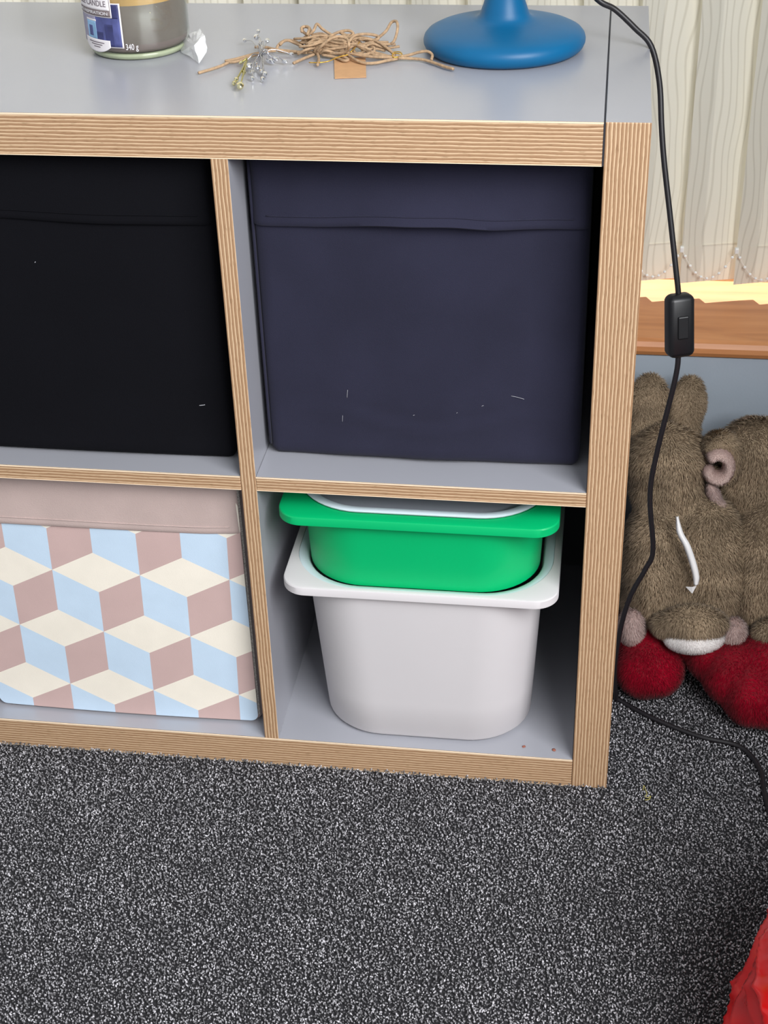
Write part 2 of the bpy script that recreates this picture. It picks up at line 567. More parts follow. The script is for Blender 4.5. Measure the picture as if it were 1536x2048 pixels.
def edge_band(a, b, vertical, parent, off):
    """front lipping: u runs along the length, v across the plies"""
    x0, z0 = a; x1, z1 = b
    c = 0.0007
    vs = [(x0, 0.0012, z0), (x1, 0.0012, z0), (x1, 0.0012, z1), (x0, 0.0012, z1),
          (x0, c, z0), (x1, c, z0), (x1, c, z1), (x0, c, z1),
          (x0 + c, 0, z0 + c), (x1 - c, 0, z0 + c), (x1 - c, 0, z1 - c), (x0 + c, 0, z1 - c)]
    fs = [(0, 1, 5, 4), (1, 2, 6, 5), (2, 3, 7, 6), (3, 0, 4, 7), (4, 5, 9, 8), (5, 6, 10, 9), (6, 7, 11, 10), (7, 4, 8, 11), (8, 9, 10, 11)]
    uv = [((z + off, x - x0) if vertical else (x + off, z - z0)) for x, y, z in vs]
    o = mesh_obj('edge_band', vs, fs, PLY, uv=uv)
    o.parent = parent
    # pale strips along both long sides: the edge's catch-light painted as colour
    for s in (() if vertical else (0, 1)):
        t = 0.0013 if s else 0.0008
        if vertical:
            p0, p1 = ((x0, z0), (x0 + t, z1)) if s == 0 else ((x1 - t, z0), (x1, z1))
        else:
            p0, p1 = ((x0, z0), (x1, z0 + t)) if s == 0 else ((x0, z1 - t), (x1, z1))
        vo = box('edge_catchlight', (p0[0], -0.0003, p0[1]), (p1[0], 0.0011, p1[1]), CATCHLIGHT)
        vo.parent = parent
    return o

CATCHLIGHT = mat('painted_catchlight', (238, 214, 184), 0.42, var=0.04, scale=60)  # cream colour paints the highlight of the rounded edges

def panel(name, a, b, vertical, off):
    p_ = box(name, (a[0], 0.0012, a[1]), (b[0], DP if 'side' in name or 'top' in name or 'bottom' in name else DP - 0.0075, b[1]), GREY, bevel=0.0004, seg=1)
    put(shelf, p_)
    edge_band(a, b, vertical, p_, off)
    return p_
g = 0.0002
JOINT = mat('dark_joint', (36, 38, 46), 0.8, var=0.05)
put(shelf, box('panel_joint', (XRI - 0.0015, 0.0003, ZT), (XRI, DP, HT - 0.0008), JOINT))
panel('side_panel', (XRI, 0), (XR, HT), True, 0.3)
panel('side_panel', (XL, 0), (XLI, HT), True, 1.7)
panel('top_panel', (XLI + g, ZT), (XRI - 0.0016, HT), False, 2.1)
bp_ = panel('bottom_panel', (XLI + g, 0), (XRI - 0.0004, ZB), False, 4.2)
BACK = mat('dark_back_board', (52, 54, 60), 0.7, var=0.04, scale=20)
put(shelf, box('back_panel', (XLI, DP - 0.007, ZB), (XRI, DP - 0.0005, ZT), BACK))
panel('divider', (XD0, ZB), (XD1, ZT), True, 5.5)
panel('shelf_board', (XLI + g, ZS0), (XD0 - g, ZS1), False, 6.1)
panel('shelf_board', (XD1 + g, ZS0), (XRI - g, ZS1), False, 7.9)

# ------------------------------------------------------------------ fabric boxes
def fabric_box(root, x0, x1, y0, y1, z0, z1, m, cuff_m, low, disp, seed, cuff_out, front_print=None):
    """soft-sided box: rounded upright corners, slightly slumped front, folded cuff round the top"""
    r = 0.010
    base = []
    nx = 56
    # front edge left->right, then round to the back
    def ring(z, inset, fz):
        pts = []
        for i in range(nx + 1):
            t = i / nx
            x = x0 + r + (x1 - x0 - 2 * r) * t
            pts.append((x, y0 + inset + disp(x, z) * fz, z))
        for i in range(1, 6):
            a = -math.pi / 2 + math.pi / 2 * i / 6
            pts.append((x1 - r + (r - inset) * math.cos(a), y0 + r + (r - inset) * math.sin(a), z))
        pts += [(x1 - inset, y0 + r + 0.02, z), (x1 - inset, (y0 + y1) / 2, z), (x1 - inset, y1 - r, z), (x1 - r, y1 - inset, z), ((x0 + x1) / 2, y1 - inset, z), (x0 + r, y1 - inset, z), (x0 + inset, y1 - r, z), (x0 + inset, (y0 + y1) / 2, z), (x0 + inset, y0 + r + 0.02, z)]
        for i in range(1, 6):
            a = math.pi + math.pi / 2 * i / 6
            pts.append((x0 + r + (r - inset) * math.cos(a), y0 + r + (r - inset) * math.sin(a), z))
        return pts
    rings = [ring(z0 + 0.0004, 0.009, 0), ring(z0 + 0.002, 0.004, 0.4), ring(z0 + 0.006, 0.0012, 0.8)]
    nz = 44
    for j in range(nz + 1):
        z = z0 + 0.011 + (z1 - z0 - 0.011) * j / nz
        rings.append(ring(z, 0, 1))
    rings.append(ring(z1, 0.004, 1))
    for z in (z1 - 0.05, z1 - 0.15):
        rings.append(ring(z, 0.0045, 1))
    body = loft('body', rings, m, cap0=True, cap1=True, sharp=60)
    put(root, body)
    # cuff on the front, wrapping a little round both corners
    secs = []
    xs = [x0 + 0.0015 + (x1 - x0 - 0.003) * i / 70 for i in range(71)]
    for x in xs:
        zl = low(x)
        e = min(x - x0, x1 - x) 
        rb = 0.0 if e > r else (r - math.sqrt(max(0, r * r - (r - e) ** 2)))
        o = cuff_out(x)
        prof = []
        for t in (0, .15, .3, .45, .6, .7, .8, .88, .94, 1.0):
            z = z1 + 0.001 + (zl - z1 - 0.001) * t
            prof.append((x, y0 + rb + disp(x, z) - 0.0015 - o * (max(0, t - 0.25) / 0.75) ** 1.6, z))
        xb, yb, zb = prof[-1]
        prof += [(x, yb + 0.0012, zl - 0.0012), (x, yb + 0.0026, zl - 0.0002), (x, y0 + rb + disp(x, zl + 0.012) + 0.0004, zl + 0.012), (x, y0 + rb + 0.001, z1)]
        secs.append(prof)
    cuff = loft('cuff', secs, cuff_m, cap0=True, cap1=True, sharp=60)
    put(root, cuff)
    # stitch line above the cuff's lower edge
    st = []
    for x in xs[1:-1]:
        zl = low(x); o = cuff_out(x); t = 0.87
        z = z1 + 0.001 + (zl - z1 - 0.001) * t
        st.append((x, y0 + disp(x, z) - 0.0017 - o * ((t - 0.25) / 0.75) ** 1.6, z))
    sm = cuff_m
    stitch = tube('stitching', st[2:-2], 0.0007, sm, seg=5, n=0)
    stitch.parent = cuff
    return body

def interp(x, tab):
    if x <= tab[0][0]: return tab[0][1]
    for (a, u), (b, v) in zip(tab, tab[1:]):
        if x <= b:
            t = (x - a) / (b - a); t = t * t * (3 - 2 * t)
            return u + (v - u) * t
    return tab[-1][1]

# navy box, upper right
root = thing('fabric_storage_box', 'navy fabric box with sagging top cuff, above the green tray', 'storage box', (-0.207, 0.21, ZS1), 'fabric boxes in the shelf unit')
def d_navy(x, z):
    u = (x + 0.366) / 0.318; h = (z - ZS1) / 0.33
    f = -0.006 * math.sin(math.pi * min(1, max(0, u))) * (1.0 if h < .8 else 1.0)
    f += 0.0012 * math.sin(9 * u + 5 * h) * math.sin(7 * h + 1) + 0.0009 * math.sin(21 * u - 13 * h)
    # crumpled crease low on the front
    f += 0.0016 * math.exp(-((h - 0.18 - 0.03 * math.sin(9 * u)) / 0.012) ** 2) * math.exp(-((u - 0.55) / 0.3) ** 2)
    f += -0.0016 * math.exp(-((h - 0.15 - 0.03 * math.sin(9 * u)) / 0.02) ** 2) * math.exp(-((u - 0.5) / 0.35) ** 2)
    return f
fabric_box(root, -0.3675, -0.0478, 0.0465, 0.381, ZS1 + 0.0003, 0.716, NAVY, NAVY,
           lambda x: interp(x, [(-0.367, 0.6455), (-0.31, 0.6475), (-0.225, 0.6535), (-0.178, 0.654), (-0.131, 0.6515), (-0.048, 0.6505)]), d_navy, 1,
           lambda x: 0.0020 + 0.0105 * math.exp(-((x + 0.190) / 0.085) ** 2))
# piping down the left front corner
put(root, tube('piping', [(-0.3672, 0.0500, ZS1 + 0.012), (-0.3676, 0.0500, 0.55), (-0.3676, 0.0500, 0.714)], 0.0016, NAVY, seg=6, n=4))
for (x, z, dx, dz) in ((-0.289, 0.4355, 0.0008, 0.009), (-0.118, 0.4725, 0.013, -0.003), (-0.283, 0.4635, 0.001, 0.009), (-0.172, 0.452, 0.001, 0.001), (-0.147, 0.4605, 0.002, 0.001), (-0.216, 0.447, 0.0016, 0.0008)):
    y = 0.0465 + d_navy(x, z) - 0.0003
    put(root, tube('lint', [(x, y, z), (x + dx / 2, y - 0.0002, z + dz / 2 + 0.0005), (x + dx, y, z + dz)], 0.00022, LINT, seg=4, n=3))

# black box, upper left
root = thing('fabric_storage_box', 'black fabric box with flat cuff, above the cube-patterned box', 'storage box', (-0.563, 0.2, ZS1), 'fabric boxes in the shelf unit')
def d_black(x, z):
    u = (x + 0.722) / 0.32; h = (z - ZS1) / 0.33
    return -0.004 * math.sin(math.pi * min(1, max(0, u))) + 0.0008 * math.sin(8 * u + 4 * h) * math.sin(6 * h)
fabric_box(root, -0.722, -0.4005, 0.0310, 0.381, ZS1 + 0.0003, 0.716, BLACK_FAB, BLACK_FAB,
           lambda x: interp(x, [(-0.72, 0.656), (-0.61, 0.6535), (-0.487, 0.651), (-0.40, 0.650)]), d_black, 2, lambda x: 0.0018 + 0.0012 * math.sin(22 * x))
for (x, z, dx, dz) in ((-0.434, 0.4540, 0.006, 0.001), (-0.5425, 0.6615, 0.002, -0.0015), (-0.583, 0.607, 0.001, 0.001)):
    y = 0.0310 + d_black(x, z) - (0.0028 if z > 0.65 else 0.0003)
    put(root, tube('lint', [(x, y, z), (x + dx / 2, y - 0.0002, z + dz / 2), (x + dx, y, z + dz)], 0.0004, LINT, seg=4, n=3))

# patterned box, lower left
root = thing('fabric_storage_box', 'fabric box printed with pink, blue and cream cubes and a plain pink cuff', 'storage box', (-0.558, 0.2, ZB), 'fabric boxes in the shelf unit')
PX0, PX1, PY = -0.7185, -0.3985, 0.0255
def d_pat(x, z):
    u = (x - PX0) / 0.32; h = (z - ZB) / 0.325
    return -0.0028 * math.sin(math.pi * min(1, max(0, u))) + 0.0006 * math.sin(7 * u + 3 * h) * math.sin(5 * h)
fabric_box(root, PX0, PX1, PY, 0.381, ZB + 0.0003, 0.363, PINKBEIGE, PINKBEIGE,
           lambda x: interp(x, [(-0.72, 0.3025), (-0.60, 0.3035), (-0.45, 0.3025), (-0.40, 0.3045)]), d_pat, 3, lambda x: 0.0016 + 0.001 * math.sin(19 * x + 1))
def clip_poly(poly, hull):
    out = poly
    for i in range(len(hull)):
        a, b = hull[i], hull[(i + 1) % len(hull)]
        side = lambda p: (b[0] - a[0]) * (p[1] - a[1]) - (b[1] - a[1]) * (p[0] - a[0])
        src, out = out, []
        for j in range(len(src)):
            p, q = src[j], src[(j + 1) % len(src)]
            sp_, sq = side(p), side(q)
            if sp_ >= 0: out.append(p)
            if sp_ * sq < 0:
                t = sp_ / (sp_ - sq)
                out.append((p[0] + (q[0] - p[0]) * t, p[1] + (q[1] - p[1]) * t))
        if len(out) < 3: return []
    return out
hull = rrect(PX0 + 0.003, PX1 - 0.004, ZB + 0.0035, 0.345, 0.009, 5)
VA, VB, VC = Vector((0.0502, -0.0266)), Vector((0.0501, 0.0262)), Vector((-0.0016, -0.0547))
bm = bmesh.new()
for m_ in range(-4, 6):
    for n_ in range(-6, 7):
        O = Vector((-0.6202, 0.2428)) + (VA + VB) * m_ + (VA + VC) * n_
        for mi, quad in ((0, (O, O + VA, O + VA + VC, O + VC)), (1, (O + VA, O + VA + VB, O + VA + VB + VC, O + VA + VC)), (2, (O, O + VB, O + VA + VB, O + VA))):
            pl = [(q.x, q.y) for q in quad]
            ar = sum(pl[i][0] * pl[(i + 1) % 4][1] - pl[(i + 1) % 4][0] * pl[i][1] for i in range(4))
            if ar < 0: pl = pl[::-1]
            pl = clip_poly(pl, hull)
            if len(pl) > 2:
                # drop repeated corners
                uq = [p for i, p in enumerate(pl) if math.dist(p, pl[i - 1]) > 1e-6]
                if len(uq) > 2:
                    f = bm.faces.new([bm.verts.new((x, 0, z)) for x, z in uq])
                    f.material_index = mi
bmesh.ops.remove_doubles(bm, verts=bm.verts, dist=1e-5)
bmesh.ops.subdivide_edges(bm, edges=bm.edges, cuts=3, use_grid_fill=True)
bmesh.ops.triangulate(bm, faces=bm.faces)
for v in bm.verts:
    v.co.y = PY + d_pat(v.co.x, v.co.z) - 0.0007
fp = bm_obj('front_panel', bm, None, smooth=True)
for mm in (P_BLUE, P_PINK, P_CREAM):
    fp.data.materials.append(mm)
put(root, fp); fp['label'] = 'front panel printed with tumbling cubes'
# frayed zip tape down the right corner
TAPE = mat('grey_zip_tape', (150, 144, 138), 0.9, var=0.5, scale=700)
put(root, box('seam_tape', (PX1 - 0.0042, PY + 0.0005, ZB + 0.012), (PX1 - 0.0012, PY + 0.0035, 0.361), TAPE, bevel=0.0006))

# ------------------------------------------------------------------ plastic bins
def rim_rings(x0, x1, y0, y1, z0, z1, r, ox0, ox1, oy0, oy1, orad):
    n = 12
    R = lambda a, z, d=0: [(x, y, z) for x, y in rrect(*a, n)]
    return [R((x0, x1, y0, y1, r), z0 + 0.001), R((x0, x1, y0, y1, r), z1 - 0.0018), R((x0 + 0.0006, x1 - 0.0006, y0 + 0.0006, y1 - 0.0006, r), z1 - 0.0005), R((x0 + 0.002, x1 - 0.002, y0 + 0.002, y1 - 0.002, r - 0.001), z1), R((ox0, ox1, oy0, oy1, orad), z1), R((ox0, ox1, oy0, oy1, orad), z1 - 0.003)]

def bin_box(root, xc, yf, hw, dep, zb, zt, rim_h, bw_t, bw_b, m, lip_m, rad_t, rad_b, front_t, front_b, op_front, op_side, op_r, inner_m):
    x0, x1, y0, y1 = xc - hw, xc + hw, yf, yf + dep
    n = 12
    rings = rim_rings(x0, x1, y0, y1, zt - rim_h, zt, 0.026, x0 + op_side, x1 - op_side, y0 + op_front, y1 - op_front, op_r)
    back = [(x, y, zt - rim_h) for x, y in rrect(xc - bw_t, xc + bw_t, yf + front_t, y1 - front_t, rad_t, n)]
    rim = loft('rim', [back] + rings, m, cap0=False, sharp=30)
    put(root, rim)
    # stepped lip inside the rim
    R = lambda i, z: [(x, y, z) for x, y in rrect(x0 + op_side + i, x1 - op_side - i, y0 + op_front + i, y1 - op_front - i, op_r - i * 0.8, n)]
    lip = loft('inner_lip', [R(-0.0003, zt - 0.0032), R(0.0004, zt - 0.0012), R(0.0014, zt - 0.0010), R(0.0095, zt - 0.0035), R(0.0115, zt - 0.006), R(0.012, zt - 0.013)], lip_m, cap0=False, sharp=50)
    put(root, lip)
    # tapered tub: outside, then inside
    rings = []
    H = zt - rim_h - zb
    for t, ins in ((0, 0.012), (0.004, 0.0055), (0.012, 0.0018), (0.025, 0.0), (0.25, 0), (0.5, 0), (0.75, 0), (1.0, 0)):
        w = bw_b + (bw_t - bw_b) * t - ins; f = front_b + (front_t - front_b) * t + ins
        rad = rad_b + (rad_t - rad_b) * t
        rings.append([(x, y, zb + 0.0003 + H * t) for x, y in rrect(xc - w, xc + w, yf + f, y1 - f, rad - ins * 0.5, n)])
    for t in (1.0, 0.5, 0.03):
        w = bw_b + (bw_t - bw_b) * t - 0.0025; f = front_b + (front_t - front_b) * t + 0.0025
        rad = rad_b + (rad_t - rad_b) * t
        rings.append([(x, y, zb + 0.0003 + max(0.0025, H * t)) for x, y in rrect(xc - w, xc + w, yf + f, y1 - f, rad, n)])
    body = loft('body', rings, m, cap0=True, cap1=True, sharp=50)
    put(root, body)

root = thing('storage_bin', 'tall white plastic bin with wide rim on the bottom panel', 'storage bin', (-0.209, 0.2, ZB), 'plastic bins in the shelf unit')
bin_box(root, -0.2095, -0.008, 0.147, 0.389, ZB, 0.2605, 0.011, 0.1295, 0.1185, BINWHITE, PALE, 0.066, 0.070, 0.008, 0.0245, 0.0045, 0.0075, 0.074, BINWHITE)
root = thing('storage_bin', 'green plastic tray nested in the white bin under the shelf board', 'storage bin', (-0.211, 0.2, 0.255), 'plastic bins in the shelf unit')
bin_box(root, -0.2105, -0.0045, 0.146, 0.386, 0.2535, 0.347, 0.011, 0.1295, 0.1256, GREEN, GREEN, 0.070, 0.066, 0.0105, 0.0135, 0.0135, 0.012, 0.072, GREEN)
# pale liner tray dropped into the green one
root = thing('tray_lid', 'grey lid with pale blue-white lip set into the green tray', 'lid', (-0.2105, 0.2, 0.30), None)
lx0, lx1, ly0, ly1 = -0.2105 - 0.1335, -0.2105 + 0.1335, -0.0045 + 0.0138, 0.3815 - 0.0138
R = lambda i, z: [(x, y, z) for x, y in rrect(lx0 + i, lx1 - i, ly0 + i, ly1 - i, 0.0715 - i * 0.8, 12)]
put(root, loft('lip', [R(0.0012, 0.3470), R(0.0004, 0.3486), R(0.0016, 0.3494), R(0.0095, 0.3488), R(0.0108, 0.3478), R(0.0112, 0.3440)], PALE, cap0=False, sharp=50))
put(root, loft('panel', [R(0.0111, 0.3445), R(0.0125, 0.3425), R(0.020, 0.3415), R(0.045, 0.3410)], LIDGREY, cap0=False, cap1=True, sharp=50))
# two spots of dirt on the bottom panel by the post
CRUMB = mat('brown_crumb', (150, 92, 76), 0.9, var=0.2, scale=900)
for x, y, lab in ((-0.0945, 0.0165, 'reddish crumb on the bottom panel beside the white bin'), (-0.0605, 0.0145, 'brown crumb on the bottom panel nearest the right post')):
    bm = bmesh.new(); bmesh.ops.create_icosphere(bm, subdivisions=2, radius=1)
    for v in bm.verts:
        v.co = Vector((x, y, ZB + 0.0007)) + Vector((v.co.x * 0.0021, v.co.y * 0.0022, v.co.z * 0.0007)) * (1 + rnd.uniform(-.25, .25))
    tag(bm_obj('crumb', bm, CRUMB, smooth=True), lab, 'crumb', 'crumbs on the bottom panel')

# ------------------------------------------------------------------ vertical blind
blind = thing('vertical_blind', 'cream wood-grain patterned vertical blind hanging in the window', 'blind', (-0.1, 0.535, 0.386))
TH = math.radians(14.7); SW = 0.089; ZBL = 0.386; PITCH = 0.0674
HEM = BLIND
for k in range(-19, 5):
    x = 0.0638 + PITCH * k; y = 0.525
    dx, dy = SW * math.cos(TH), SW * math.sin(TH)
    nx_, ny_ = -math.sin(TH), math.cos(TH)
    j = rnd.uniform(-0.003, 0.003)
    def sheet(name, z0, z1, t, sh, u0=0.0):
        vs, uv = [], []      # one layer of cloth, slightly bowed across its width
        for zz in (z0, z1):
            for w_ in (0, 0.25, 0.5, 0.75, 1):
                bow = 0.0012 * math.sin(math.pi * w_) - t
                vs.append((x + dx * w_ + nx_ * bow, y + j + dy * w_ + ny_ * bow, zz))
                uv.append((w_ * SW * 10 + k * 1.7, zz * 2 + k * 0.77))
        fs = [(w_, w_ + 1, 6 + w_, 5 + w_) for w_ in range(4)]
        return mesh_obj(name, vs, fs, BLIND, uv=uv)
    sl = put(blind, sheet('slat', ZBL + 0.048, 2.06, 0.0, 0))
    hm = sheet('hem_pocket', ZBL, ZBL + 0.0495, 0.0011, 0); hm.parent = sl
    if -13 <= k <= 3:
        # bead chain scallop from this slat's clip to the next, with its clip
        pts = []
        for i in range(9):
            t = (i + 0.5) / 9
            pts.append((x + 0.001 + (PITCH - 0.002) * t, y - 0.004, 0.432 - 0.037 * (1 - (2 * t - 1) ** 2)))
        bm = bmesh.new()
        for p_ in pts:
            bmesh.ops.create_icosphere(bm, subdivisions=2, radius=0.0021, matrix=Matrix.Translation(p_))
        ch = bm_obj('bead_chain', bm, WHITE_PVC, smooth=True); put(blind, ch)
        st = tube('chain_thread', [(x, y - 0.004, 0.433)] + pts + [(x + PITCH, y - 0.004, 0.433)], 0.0003, WHITE_PVC, seg=5, n=2); st.parent = ch
        put(blind, box('chain_clip', (x - 0.0025, y - 0.0055, 0.429), (x + 0.0025, y + 0.001, 0.4365), WHITE_PVC, bevel=0.0012))
put(blind, box('head_rail', (-1.3, 0.51, 2.06), (0.46, 0.56, 2.10), WHITE_PVC, bevel=0.003))

# ------------------------------------------------------------------ lamp
BLUE = mat('satin_blue', (0, 92, 138), 0.42, spec=0.35, var=0.10, scale=9, bump=0.02, bscale=60)
lamp = thing('table_lamp', 'blue table lamp with broad domed foot and black cable on the shelf top', 'lamp', (-0.142, 0.222, HT))
LC = (-0.142, 0.222, HT)
put(lamp, lathe('foot', [(0.0, 0.0004), (0.060, 0.0004), (0.0745, 0.0012), (0.0775, 0.004), (0.0793, 0.008), (0.0795, 0.011), (0.0785, 0.0145), (0.0755, 0.018), (0.069, 0.0212), (0.060, 0.0238), (0.050, 0.0258), (0.040, 0.0274), (0.032, 0.0290), (0.0272, 0.0308), (0.0245, 0.0335), (0.0228, 0.038)], BLUE, LC, 96))
put(lamp, lathe('stem', [(0.0228, 0.038), (0.0208, 0.0435), (0.0188, 0.050), (0.0172, 0.057), (0.0160, 0.066), (0.0150, 0.08), (0.0140, 0.11), (0.0132, 0.16), (0.0128, 0.22), (0.0135, 0.26), (0.016, 0.275), (0.016, 0.279), (0.0, 0.280)], BLUE, LC, 64))
put(lamp, lathe('lamp_holder', [(0.0, 0.2805), (0.017, 0.2805), (0.0185, 0.284), (0.0185, 0.325), (0.0165, 0.33), (0.0, 0.33)], BLACK_PLASTIC, LC, 40))
CORD = [(-0.1405, 0.236, 1.046), (-0.128, 0.262, 1.0), (-0.105, 0.262, 0.90), (-0.078, 0.244, 0.835), (-0.053, 0.233, 0.8092), (-0.0357, 0.235, 0.7992), (-0.0154, 0.232, 0.7822), (0.0012, 0.227, 0.7662), (0.0112, 0.218, 0.7336), (0.0157, 0.205, 0.6954), (0.0202, 0.195, 0.6633), (0.0296, 0.18, 0.6118), (0.0391, 0.165, 0.5592), (0.0434, 0.16, 0.534), (0.0467, 0.155, 0.503), (0.0478, 0.15, 0.4734), (0.0464, 0.148, 0.443), (0.0341, 0.145, 0.3594), (0.0297, 0.142, 0.304), (0.0376, 0.138, 0.2345), (0.0304, 0.136, 0.2083), (0.0169, 0.134, 0.1741), (0.0086, 0.134, 0.1309), (0.0046, 0.140, 0.0672), (0.0085, 0.150, 0.0136), (0.0137, 0.1495, 0.0062), (0.0551, 0.119, 0.0062), (0.1066, 0.0932, 0.0062), (0.1516, 0.0806, 0.0062), (0.1718, 0.0446, 0.0062), (0.1745, 0.0041, 0.0062), (0.185, -0.06, 0.0062), (0.23, -0.12, 0.0062), (0.33, -0.14, 0.0062)]
cord = put(lamp, tube('power_cable', CORD, 0.0029, CABLE, seg=10, n=6))
cord['label'] = 'black cable falling over the right side to the carpet'
# in-line switch
sw_axis = (Vector((0.0478, 0.150, 0.4734)) - Vector((0.0434, 0.160, 0.534))).normalized()
sc_ = (Vector((0.0478, 0.150, 0.4734)) + Vector((0.0434, 0.160, 0.534))) / 2 + Vector((0.0008, -0.002, 0))
bm = bmesh.new()
bmesh.ops.create_cube(bm, size=1)
for v in bm.verts: v.co = Vector((v.co.x * 0.0285, v.co.y * 0.021, v.co.z * 0.0665))
bmesh.ops.bevel(bm, geom=list(bm.edges), offset=0.0062, segments=4, affect='EDGES', profile=0.5)
for v in bm.verts:
    k = max(0, abs(v.co.z) - 0.024) / 0.009
    v.co.x *= 1 - 0.22 * k * k * 0.6; v.co.y *= 1 - 0.2 * k * k
    v.co.x += 0.003 * (0.5 - v.co.y / 0.021) * 0
Mx = Matrix.Translation(sc_) @ (-sw_axis).to_track_quat('Z', 'Y').to_matrix().to_4x4() @ Matrix.Rotation(math.radians(180), 4, 'Z')
ys = (-sw_axis).to_track_quat('Z', 'Y').to_matrix() @ Vector((0, 1, 0))
zax = -sw_axis; xax = Vector((0.94, 0.34, 0)); xax = (xax - zax * xax.dot(zax)).normalized(); yax = zax.cross(xax)
B = Matrix(((xax.x, yax.x, zax.x, sc_.x), (xax.y, yax.y, zax.y, sc_.y), (xax.z, yax.z, zax.z, sc_.z), (0, 0, 0, 1)))
bm.transform(B)
sw = bm_obj('inline_switch', bm, BLACK_PLASTIC, smooth=True); sw.data.set_sharp_from_angle(angle=math.radians(50)); sw.parent = cord
bm = bmesh.new(); bmesh.ops.create_cube(bm, size=1)
for v in bm.verts: v.co = Vector((v.co.x * 0.0115, v.co.y * 0.004 - 0.0108, v.co.z * 0.024))
bmesh.ops.bevel(bm, geom=list(bm.edges), offset=0.0014, segments=2, affect='EDGES', profile=0.5); bm.transform(B)
rk = bm_obj('switch_rocker', bm, BLACK_PLASTIC, smooth=False); rk.parent = cord

# ------------------------------------------------------------------ candle jar
JC = Vector((-0.5105, 0.212, HT)); JR = 0.0515
jar = thing('candle_jar', 'glass candle jar with brown wax and a paper label on the shelf top', 'candle', JC)
def glass_material():
    m = clear_material('jar_glass', (0.93, 0.96, 0.93, 1), 0.05, 0.03)
    return m
JG = glass_material()
BASEG = mat('thick_base_glass', (158, 166, 138), 0.12, var=0.1, scale=60)
put(jar, lathe('glass_jar', [(0.0, 0.0066), (0.046, 0.0066), (0.0492, 0.0078), (0.0507, 0.011), (0.0515, 0.017), (0.0515, 0.092), (0.050, 0.101), (0.045, 0.108), (0.0435, 0.112), (0.0435, 0.122), (0.0425, 0.122), (0.0425, 0.112), (0.049, 0.100), (0.0502, 0.092), (0.0502, 0.018), (0.047, 0.0095)], JG, JC, 72))
put(jar, lathe('jar_base', [(0.0, 0.0004), (0.0445, 0.0004), (0.0468, 0.0016), (0.0482, 0.0042), (0.0478, 0.0064), (0.0455, 0.0066), (0.0, 0.0066)], BASEG, JC, 72))
WAX = mat('brown_wax', (122, 107, 104), 0.45, var=0.12, scale=22, stretch=(1, 1, 0.35))
TAN = mat('tan_wax_residue', (206, 160, 104), 0.6, var=0.15, scale=30, stretch=(1, 1, 0.5))
put(jar, lathe('wax', [(0.0, 0.0075), (0.046, 0.0075), (0.0488, 0.011), (0.0497, 0.018), (0.0497, 0.0535), (0.047, 0.0545), (0.0, 0.0545)], WAX, JC, 72))
put(jar, lathe('wax_residue', [(0.0497, 0.0535), (0.0498, 0.070), (0.0497, 0.084), (0.049, 0.084), (0.0485, 0.0540)], TAN, JC, 72))
def jpos(a, z, r):
    a = math.radians(a)
    return (JC.x + r * math.sin(a), JC.y - r * math.cos(a), HT + z)
def jar_patch(name, a0, a1, z0, z1, r, m, shape=None, parent=None):
    nA, nZ = 26, 10
    vs = [jpos(a0 + (a1 - a0) * i / nA, (z0 if shape is None else shape(i / nA)) + (z1 - (z0 if shape is None else shape(i / nA))) * j_ / nZ, r) for j_ in range(nZ + 1) for i in range(nA + 1)]
    fs = [(j_ * (nA + 1) + i, j_ * (nA + 1) + i + 1, (j_ + 1) * (nA + 1) + i + 1, (j_ + 1) * (nA + 1) + i) for j_ in range(nZ) for i in range(nA)]
    o = mesh_obj(name, vs, fs, m, smooth=True)
    so = o.modifiers.new('thick', 'SOLIDIFY'); so.thickness = 0.00012; so.offset = -1
    if parent: o.parent = parent
    else: put(jar, o)
    return o
PAPER = mat('white_paper', (226, 221, 222), 0.6, var=0.02, scale=40)
DKBAND = mat('grey_brown_band', (120, 108, 108), 0.6, var=0.03, scale=40)
LINEN = mat('folded_blue_linen_print', (78, 84, 138), 0.6, var=0.5, scale=70, stretch=(1, 1, 0.5))
LINEN2 = mat('dark_blue_linen_print', (50, 54, 100), 0.6, var=0.35, scale=90)
BLUEPRINT = mat('pale_blue_vase_print', (136, 176, 210), 0.6, var=0.25, scale=60)
SHADOWP = mat('grey_lilac_print', (150, 146, 166), 0.6, var=0.15, scale=60)
INK = mat('dark_print', (104, 92, 100), 0.6, var=0.02, scale=40)
WINK = mat('white_print', (226, 224, 226), 0.6, var=0.02, scale=40)
lab = jar_patch('label', -82, 0.5, 0.0135, 0.0565, JR + 0.0003, PAPER)
jar_patch('label_picture', -81, -1.2, 0.0146, 0.0555, JR + 0.0005, LINEN, parent=lab)
jar_patch('picture_background', -81, -33, 0.0146, 0.043, JR + 0.0006, SHADOWP, parent=lab)
jar_patch('picture_fold', -20, -10, 0.0150, 0.036, JR + 0.0006, LINEN2, parent=lab)
jar_patch('picture_fold', -34, -23, 0.0150, 0.028, JR + 0.0006, LINEN2, parent=lab)
jar_patch('picture_fold', -13, -3, 0.042, 0.055, JR + 0.0006, LINEN2, parent=lab)
jar_patch('picture_vase', -50, -33, 0.020, 0.0375, JR + 0.0007, BLUEPRINT, parent=lab)
jar_patch('picture_vase', -46, -39, 0.023, 0.033, JR + 0.0008, LINEN, parent=lab)
jar_patch('picture_lid', -50, -32, 0.0378, 0.0395, JR + 0.0008, PAPER, parent=lab)
jar_patch('picture_lid', -47, -36, 0.0395, 0.0425, JR + 0.0008, SHADOWP, parent=lab)
plate = jar_patch('title_plate', -82, -9.5, 0.0425, 0.066, JR + 0.0009, PAPER)
jar_patch('title_frame', -81, -10.6, 0.0434, 0.0652, JR + 0.00105, DKBAND, parent=plate)
jar_patch('title_field', -80.5, -11.4, 0.0495, 0.0646, JR + 0.0012, PAPER, parent=plate)
